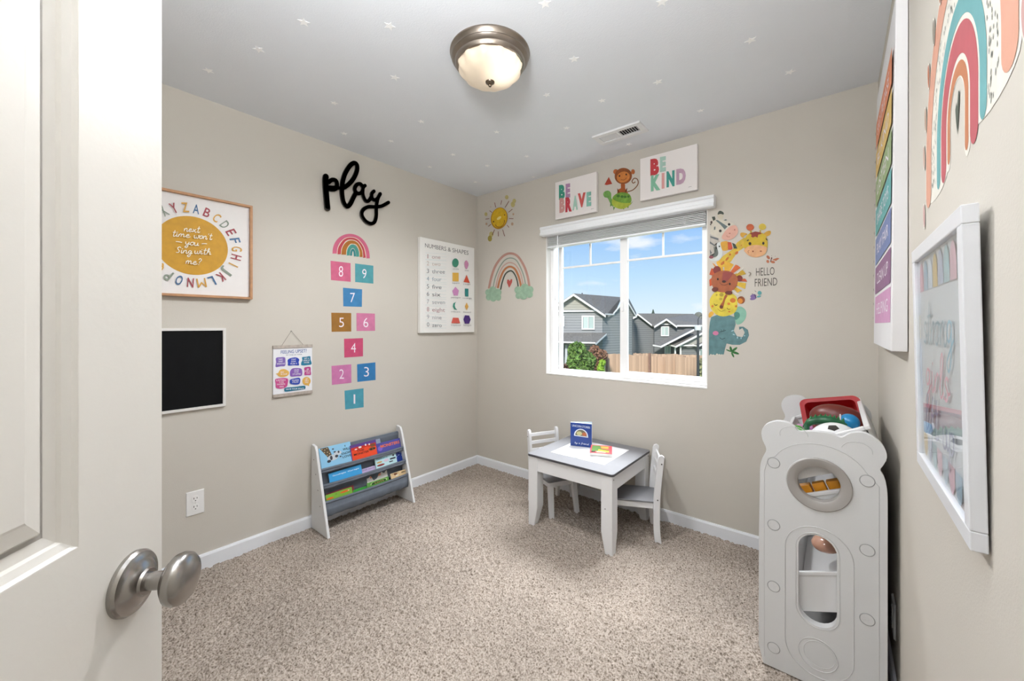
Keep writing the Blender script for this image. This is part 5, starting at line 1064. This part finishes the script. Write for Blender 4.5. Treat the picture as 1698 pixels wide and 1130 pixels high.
# soccer ball
sc = V((-.002, 1.885, .815)); SR = .084
sb = thing('soccer_ball', 'white soccer ball with black pentagons resting in the top bin', 'ball', sc-UP*SR)
obj('ball', MB().ball(sc, SR, 48), mat('#e9e9e9', .3), sb, smooth=80)
ph = (1+5**.5)/2; ico = [V(p).normalized() for p in [(0, s1, s2*ph) for s1 in (-1, 1) for s2 in (-1, 1)]+[(s1, s2*ph, 0) for s1 in (-1, 1) for s2 in (-1, 1)]+[(s2*ph, 0, s1) for s1 in (-1, 1) for s2 in (-1, 1)]]
tgt = (PY.at(1381.5, 709.5)-CAM).normalized(); oc = CAM-sc; bq = oc.dot(tgt); disc = bq*bq-(oc.length_squared-SR*SR); hit = (CAM+tgt*(-bq-math.sqrt(max(disc, 0)))-sc).normalized()
Q = ico[0].rotation_difference(hit).to_matrix(); Q = Matrix.Rotation(.35, 3, hit) @ Q
m_pent = mat('#34302c', .35)
for a in ico:
    n_ = Q @ a; nb = sorted(ico, key=lambda w: (w-a).length)[1:6]; cn = [((Q @ a)*2+(Q @ w)).normalized() for w in nb]
    u_, v_, _ = basis(n_); cn.sort(key=lambda c: math.atan2((c-n_).dot(v_), (c-n_).dot(u_)))
    rd = [(n_*.40+c*.60).normalized() for c in cn]; m = MB(); cv = m.bm.verts.new(sc+n_*SR*1.004); rows_ = []
    for q in range(1, 5):
        row = []
        for i in range(5):
            for k in range(4): row.append(m.bm.verts.new(sc+(n_*(1-q/4)+(rd[i]*(1-k/4)+rd[(i+1) % 5]*k/4)*(q/4)).normalized()*SR*1.004))
        rows_.append(row)
    for i in range(20): m.bm.faces.new((cv, rows_[0][i], rows_[0][(i+1) % 20]))
    for A, B in zip(rows_, rows_[1:]):
        for i in range(20): m.bm.faces.new((A[i], B[i], B[(i+1) % 20], A[(i+1) % 20]))
    bmesh.ops.recalc_face_normals(m.bm, faces=m.bm.faces[:])
    for f in m.bm.faces:
        if f.normal.dot(n_) < 0: f.normal_flip()
    obj('pentagon', m, m_pent, sb, smooth=80)
# ---------------------------------------------------------------- outside, seen through the window from the upper floor
GZ = -2.85
def X(px, py, Z): return CAM+ray(px, py)*Z
m_sid = mat('#8a929b', .8, .04, 2); m_sid2 = mat('#70777f', .8, .04, 2); m_tan = mat('#aaa79c', .8, .03, 2); m_fas = mat('#e6e6e3', .6); m_roof = mat('#75726c', .95, .35, 9)
def siding(col, col2):
    m = bpy.data.materials.new('lap_siding'); m.use_nodes = True; t = m.node_tree; b = t.nodes['Principled BSDF']; b.inputs['Roughness'].default_value = .8
    g = N(t, 'ShaderNodeNewGeometry'); s_ = N(t, 'ShaderNodeSeparateXYZ'); lk(t, g.outputs['Position'], s_.inputs[0]); f = N(t, 'ShaderNodeMath', operation='MULTIPLY'); f.inputs[1].default_value = 4.0; lk(t, s_.outputs[2], f.inputs[0])
    fr_ = N(t, 'ShaderNodeMath', operation='FRACT'); lk(t, f.outputs[0], fr_.inputs[0]); r_ = N(t, 'ShaderNodeValToRGB'); r_.color_ramp.elements[0].position = .10; r_.color_ramp.elements[0].color = srgb(col2); r_.color_ramp.elements[1].position = .22; r_.color_ramp.elements[1].color = srgb(col)
    lk(t, fr_.outputs[0], r_.inputs[0]); lk(t, r_.outputs[0], b.inputs['Base Color']); bp = N(t, 'ShaderNodeBump'); bp.inputs['Distance'].default_value = .03; lk(t, fr_.outputs[0], bp.inputs['Height']); lk(t, bp.outputs[0], b.inputs['Normal']); return m
m_sid = siding('#9a9d9e', '#787b7e'); m_sid2 = siding('#7a7d7f', '#5d6063'); m_tan = siding('#a9a89f', '#96958c')
BK = FW*.35
def wallp(pts, m, parent, name='wall', back=.35): return obj(name, MB().prism([X(*p) for p in pts], FW*back), m, parent)
def roofp(pts, parent, name='roof', t_=.16): return obj(name, MB().prism([X(*p) for p in pts], V((0, 0, -t_))), m_roof, parent)
def fascia(pts, parent, w=.26, th=.12, name='fascia'):
    w *= .62
    for a, b_ in zip(pts, pts[1:]):
        A, B = X(*a), X(*b_); obj(name, MB().hull([A, A-UP*w, A-UP*w-FW*th, A-FW*th], [B, B-UP*w, B-UP*w-FW*th, B-FW*th]), m_fas, parent)
def owin(px0, py0, px1, py1, Z, parent, split=True):
    a, b_ = X(px0, py1, Z), X(px1, py0, Z); W_ = (b_-a).dot(RT); H_ = b_.z-a.z; q_ = lambda x, z, d_: a+RT*x+UP*z-FW*d_
    def bx(x0, z0, x1, z1, d0, d1, m): m.hull([q_(x0, z0, d0), q_(x1, z0, d0), q_(x1, z1, d0), q_(x0, z1, d0)], [q_(x0, z0, d1), q_(x1, z0, d1), q_(x1, z1, d1), q_(x0, z1, d1)]); return m
    f = W_*.10; m = MB(); bx(0, 0, W_, f, 0, .08, m); bx(0, H_-f, W_, H_, 0, .08, m); bx(0, f, f, H_-f, 0, .08, m); bx(W_-f, f, W_, H_-f, 0, .08, m)
    if split: bx(W_*.47, f, W_*.53, H_-f, 0, .07, m)
    w = obj('window', m, m_fas, parent); obj('pane', bx(f, f, W_-f, H_-f, 0, .03, MB()), mat('#8b9c98', .15), w)
    if split: obj('curtain', bx(W_*.15, f, W_*.45, H_-f, .03, .035, MB()), mat('#b7c7c2', .6), w); obj('curtain', bx(W_*.58, f, W_*.88, H_-f, .03, .035, MB()), mat('#a9bbb6', .6), w)
z6 = lambda x, y, Z: (920+x/6.531, 480+y/6.531, Z)
def ground_y(Z): return HOR+FPX*(CH-GZ)/Z
# near left house
h1 = thing('house', 'grey lap-sided house with tan gable and lower porch roof, seen in the left window pane', 'house', X(960, ground_y(39), 39))
Zf = 38.0
wallp([z6(-120, 235, Zf), z6(518, 235, Zf), (999.3, ground_y(Zf), Zf), (901, ground_y(Zf), Zf)], m_sid, h1)
wallp([z6(-120, 225, Zf), z6(430, 225, Zf), z6(200, 60, Zf)], m_tan, h1, 'gable')
fascia([z6(-120, 232, Zf-.1), z6(430, 228, Zf-.1)], h1, .22, name='belt_board')
roofp([z6(200, 44, Zf-.4), z6(548, 285, Zf-.4), z6(640, 262, Zf+3), z6(720, 85, Zf+9), z6(520, 92, Zf+9)], h1)
roofp([z6(200, 44, Zf-.4), z6(-130, 275, Zf-.4), z6(-130, 230, Zf+7), z6(330, 65, Zf+7)], h1)
fascia([z6(-130, 275, Zf-.45), z6(200, 48, Zf-.45), z6(548, 282, Zf-.45)], h1, .34); fascia([z6(545, 262, Zf-.3), z6(665, 268, Zf+1.5)], h1, .22)
wallp([z6(518, 270, Zf+.2), z6(640, 262, Zf+1.0), z6(835, 262, Zf+3), (1047.9, ground_y(Zf+3), Zf+3), (999.3, ground_y(Zf+.2), Zf+.2)], m_sid, h1, back=.5)
wallp([z6(640, 265, Zf+1), z6(768, 105, Zf+2), z6(885, 290, Zf+3), z6(835, 300, Zf+3)], m_sid, h1, 'gable')
fascia([z6(632, 255, Zf+.8), z6(768, 95, Zf+1.6), z6(882, 290, Zf+2.8)], h1, .30)
fascia([z6(885, 288, Zf+2.8), z6(845, 308, Zf+2.8)], h1, .22)
roofp([z6(768, 92, Zf+2), z6(885, 290, Zf+3), z6(880, 250, Zf+9), z6(800, 95, Zf+9)], h1)
roofp([z6(-130, 470, Zf), z6(560, 470, Zf), z6(437, 590, Zf-2.2), z6(-130, 565, Zf-2.2)], h1, 'porch_roof')
fascia([z6(-130, 560, Zf-2.3), z6(437, 574, Zf-2.3)], h1, .2); fascia([z6(437, 590, Zf-2.3), z6(558, 478, Zf-.3)], h1, .26)
owin(*z6(290, 285, 0)[:2], *z6(430, 438, 0)[:2], Zf-.06, h1); owin(*z6(40, 290, 0)[:2], *z6(102, 402, 0)[:2], Zf-.06, h1)
obj('vent_pipe', MB().cyl(X(*z6(296, 70, Zf+3)), X(*z6(296, 40, Zf+3)), .06, n=8), mat('#3a3b42', .7), h1)
a, b_ = X(*z6(72, 800, Zf-.05)), X(*z6(100, 590, Zf-.05)); obj('patio_door', MB().hull([a, a+RT*(b_-a).dot(RT), b_, a+UP*(b_.z-a.z)], [p-FW*.05 for p in (a, a+RT*(b_-a).dot(RT), b_, a+UP*(b_.z-a.z))]), mat('#3e474e', .2), h1)
obj('porch_post', MB().prism([X(*z6(112, 600, Zf-1.5)), X(*z6(135, 600, Zf-1.5)), X(*z6(135, 850, Zf-1.5)), X(*z6(112, 850, Zf-1.5))], FW*.2), mat('#b8bec2', .7), h1)
# right house
Z2 = 50.0
h2 = thing('house', 'dark grey shingled house with small dormer gable, seen in the right window pane', 'house', X(1100, ground_y(Z2), Z2))
wallp([z6(840, 290, Z2), z6(900, 265, Z2), z6(1045, 385, Z2), z6(1100, 410, Z2), (1088.4, ground_y(Z2), Z2), (1048, ground_y(Z2), Z2)], m_sid2, h2)
wallp([z6(1080, 395, Z2-.6), z6(1203, 325, Z2-.6), z6(1315, 400, Z2-.6), z6(1700, 395, Z2-.6), (1181, ground_y(Z2), Z2-.6), (1085, ground_y(Z2), Z2-.6)], m_sid2, h2)
roofp([z6(895, 262, Z2-.4), z6(1045, 385, Z2-.4), z6(1090, 400, Z2-1), z6(1206, 315, Z2+1.0), z6(1320, 392, Z2-1), z6(1700, 392, Z2-1), z6(1590, 330, Z2+3), z6(1500, 266, Z2+6), z6(1000, 262, Z2+6)], h2)
roofp([z6(1206, 314, Z2-1.2), z6(1075, 405, Z2-1.2), z6(1090, 380, Z2+1.5), z6(1206, 305, Z2+2)], h2); roofp([z6(1206, 314, Z2-1.2), z6(1320, 402, Z2-1.2), z6(1325, 380, Z2+1.5), z6(1206, 305, Z2+2)], h2)
fascia([z6(845, 295, Z2-.5), z6(897, 264, Z2-.5), z6(1048, 382, Z2-.5)], h2, .34); fascia([z6(1075, 400, Z2-1.3), z6(1206, 318, Z2-1.3), z6(1320, 400, Z2-1.3)], h2, .36); fascia([z6(1320, 388, Z2-1.1), z6(1610, 388, Z2-1.1)], h2, .3)
wallp([z6(1155, 372, Z2-.75), z6(1206, 335, Z2-.75), z6(1255, 372, Z2-.75)], m_tan, h2, 'gable', .1); fascia([z6(1150, 372, Z2-.8), z6(1258, 374, Z2-.8)], h2, .2)
owin(*z6(1148, 402, 0)[:2], *z6(1234, 508, 0)[:2], Z2-.66, h2)
for (A, B, C, D_) in (((1060, 600), (1145, 615), (1505, 430), (1420, 425)), ((1230, 595), (1305, 615), (1600, 465), (1505, 455)), ((1480, 590), (1545, 612), (1640, 560), (1600, 520))):
    roofp([z6(A[0], A[1], Z2-2.5), z6(B[0], B[1], Z2-3.5), z6(C[0], C[1], Z2-3.0), z6(D_[0], D_[1], Z2-1.0)], h2, 'porch_roof'); fascia([z6(B[0], B[1], Z2-3.6), z6(C[0], C[1], Z2-3.1)], h2, .34); fascia([z6(A[0], A[1], Z2-2.6), z6(B[0], B[1], Z2-3.6)], h2, .25)
wallp([z6(1350, 600, Z2-2.8), z6(1560, 485, Z2-2.8), z6(1700, 540, Z2-2.8), z6(1700, 610, Z2-2.8)], m_tan, h2, 'gable', .2); fascia([z6(1350, 602, Z2-3), z6(1545, 602, Z2-3)], h2, .25)
wallp([z6(1370, 615, Z2-2.4), z6(1700, 615, Z2-2.4), (1181, ground_y(Z2-2), Z2-2.4), (1130, ground_y(Z2-2), Z2-2.4)], m_sid2, h2)
owin(*z6(1188, 615, 0)[:2], *z6(1252, 697, 0)[:2], Z2-1.0, h2); owin(*z6(1562, 648, 0)[:2], *z6(1640, 780, 0)[:2], Z2-2.5, h2, False)
for x_ in (1300, 1358): obj('porch_post', MB().prism([X(*z6(x_, 615, Z2-3)), X(*z6(x_+12, 615, Z2-3)), X(*z6(x_+12, 730, Z2-3)), X(*z6(x_, 730, Z2-3))], FW*.2), m_fas, h2)
# distant conifer, fence, lamp post, shrubs
tr_ = thing('conifer_tree', 'tip of a dark distant conifer above the right house roof', 'tree', X(1083, ground_y(90), 90))
m = MB(); b0 = X(1083, 525, 90)
for k in range(5): m.cyl(b0+UP*(k*.35-.5), b0+UP*(k*.35+.2), .95-.17*k, .08, 9)
obj('foliage', m, mat('#3a4a3f', .9, .3, 3), tr_); obj('trunk', MB().cyl(X(1083, ground_y(90), 90), b0+UP*.3, .3, n=8), mat('#4a3c30', .9), tr_)
tr_ = thing('bare_tree', 'small hazy tree behind the right house beside the street lamp', 'tree', X(1163, ground_y(80), 80))
m = MB()
for k in range(16): m.ball(X(1158+random.uniform(0, 12), 530+random.uniform(-6, 10), 80), random.uniform(.5, 1.0), 8)
obj('foliage', m, mat('#6d6f66', .9, .3, 3), tr_); obj('trunk', MB().cyl(X(1163, ground_y(80), 80), X(1163, 530, 80), .2, n=8), mat('#4a3c30', .9), tr_)
m_pick = island_mat('#b99c84', .16); ff = thing('wood_fence', 'weathered brown board fence across both window panes', 'fence', X(1080, ground_y(29), 29))
def fence_run(p0, p1, top0, top1, Zt, name='picket'):
    n_ = int((p1-p0)/2.6); m = MB()
    for i in range(n_):
        f0 = i/n_; px = p0+(p1-p0)*f0; w_ = (p1-p0)/n_*.93; Z_ = Zt(f0); jy = random.uniform(-.5, .5); ty = top0+(top1-top0)*f0+jy
        a, b_ = X(px, ty, Z_), X(px+w_, ty, Z_); z0_ = GZ-.02; dd = FW*random.uniform(.018, .03)
        m.hull([a, b_, V((b_.x, b_.y, z0_)), V((a.x, a.y, z0_))], [a+dd, b_+dd, V((b_.x, b_.y, z0_))+dd, V((a.x, a.y, z0_))+dd])
    o = obj(name, m, m_pick, ff); o['kind'] = 'stuff'
fence_run(1006, 1046, 587, 588, lambda f: 29.0); fence_run(1044, 1112, 589, 593, lambda f: 28.5); fence_run(1120, 1160, 591, 594, lambda f: 27.5); fence_run(1050, 1185, 586, 590, lambda f: 33.0, 'rear_picket')
# arched gate
m = MB()
for i in range(12):
    f0 = i/12; px = 1104+f0*26; ty = 591-4*math.sin(PI*f0); a, b_ = X(px, ty, 27.9), X(px+2.0, ty, 27.9); dd = FW*.025
    m.hull([a, b_, V((b_.x, b_.y, GZ)), V((a.x, a.y, GZ))], [a+dd, b_+dd, V((b_.x, b_.y, GZ))+dd, V((a.x, a.y, GZ))+dd])
obj('gate', m, m_pick, ff)['kind'] = 'stuff'
for px in (1006, 1077, 1121, 1135, 1157):
    a = X(px, 586 if px < 1100 else 591, 28.3); obj('post', MB().box((a.x-.07, a.y-.07, GZ), (a.x+.07, a.y+.07, a.z)), mat('#86685a', .85, .2, 5), ff)
lp = thing('street_lamp', 'dark street lamp post with white lantern head at the right window edge', 'street lamp', X(1157.5, ground_y(22), 22))
a = X(1157.5, 548, 22); g = V((a.x, a.y, GZ)); m_lp = mat('#2d3438', .5)
obj('pole', MB().cyl(g, a, .085, .06, 14), m_lp, lp); obj('lantern', MB().cyl(a, a+UP*.22, .16, .19, 14).cyl(a+UP*.22, a+UP*.28, .19, .12, 14), mat('#cdd2d4', .3), lp); obj('arm', MB().tube([a+UP*.28, a+UP*.6, a+UP*.8+RT*.1, a+UP*.85+RT*.25], .025, 8), m_lp, lp)
# shrub
def foliage(name, blobs, Z, n, leaf, col, parent, seed=1):
    rs = random.Random(seed); m = MB()
    for i in range(n):
        bx_, by_, rx, ry = rs.choice(blobs); a_ = rs.uniform(0, 2*PI); q_ = rs.random()**.5
        p = X(bx_+rx*q_*math.cos(a_), by_+ry*q_*math.sin(a_), Z+rs.uniform(-.8, .6)*math.sqrt(1-q_*q_+.05))
        u_ = V((rs.uniform(-1, 1), rs.uniform(-1, 1), rs.uniform(-1, 1))).normalized(); v_ = u_.orthogonal().normalized(); s_ = leaf*rs.uniform(.6, 1.3)
        vs = [m.bm.verts.new(p+u_*s_), m.bm.verts.new(p+v_*s_*.5), m.bm.verts.new(p-u_*s_), m.bm.verts.new(p-v_*s_*.5)]; m.bm.faces.new(vs)
    o = obj(name, m, island_mat(col[0], .45), parent); o['kind'] = 'stuff'; return o
sh = thing('shrub', 'large leafy green shrub in front of the left house porch', 'shrub', X(963, 627, 24))
foliage('foliage', [(957, 582, 14, 14), (965, 595, 17, 15), (953, 600, 12, 14), (975, 600, 12, 14), (963, 612, 18, 12)], 24, 3600, .13, ('#5f7f3a', .7, .35, 3), sh, 1)
obj('branches', MB().tube([X(963, 640, 24), X(963, 615, 24), X(958, 590, 24)], .05, 6).tube([X(965, 640, 24), X(972, 610, 24), X(978, 590, 24)], .04, 6), mat('#5a4536', .9), sh)
s2 = thing('shrub', 'reddish brown twiggy shrub right of the green shrub', 'shrub', X(990, 627, 27))
foliage('foliage', [(986, 585, 10, 12), (990, 598, 12, 14), (997, 590, 10, 10), (984, 610, 12, 12)], 26.9, 1300, .11, ('#86644f', .8, .3, 3), s2, 2); obj('branches', MB().tube([X(988, 640, 27), X(988, 600, 27), X(994, 580, 27)], .04, 6), mat('#5a4536', .9), s2)
s3 = thing('shrub', 'bright lime green young bush against the fence corner', 'shrub', X(998, 625, 26.5))
foliage('foliage', [(998, 603, 5, 6), (996, 612, 5, 8)], 26.5, 420, .12, ('#8fb53a', .7, .2, 3), s3, 3); obj('branches', MB().tube([X(998, 640, 26.5), X(998, 604, 26.5)], .03, 6), mat('#5a4536', .9), s3)
s4 = thing('ground_cover', 'low dark red-brown bedding plants at the foot of the shrub', 'plants', X(940, 625, 24)); foliage('foliage', [(940, 612, 14, 8), (955, 620, 18, 6), (930, 618, 10, 8)], 24.5, 1400, .10, ('#6a4f45', .8, .3, 3), s4, 4)
s5 = thing('ornamental_grass', 'pale tufted grass behind the street lamp post', 'plants', X(1164, 620, 27)); foliage('foliage', [(1164, 610, 5, 14)], 25.2, 420, .13, ('#8a8c66', .8, .3, 3), s5, 5)
gr = MB().box((-140, 3.2, GZ-.3), (60, 160, GZ)); o = obj('ground', gr, mat('#7f8f55', .95, .2, .6)); o['kind'] = 'structure'
bpy.data.objects.remove(_fo)
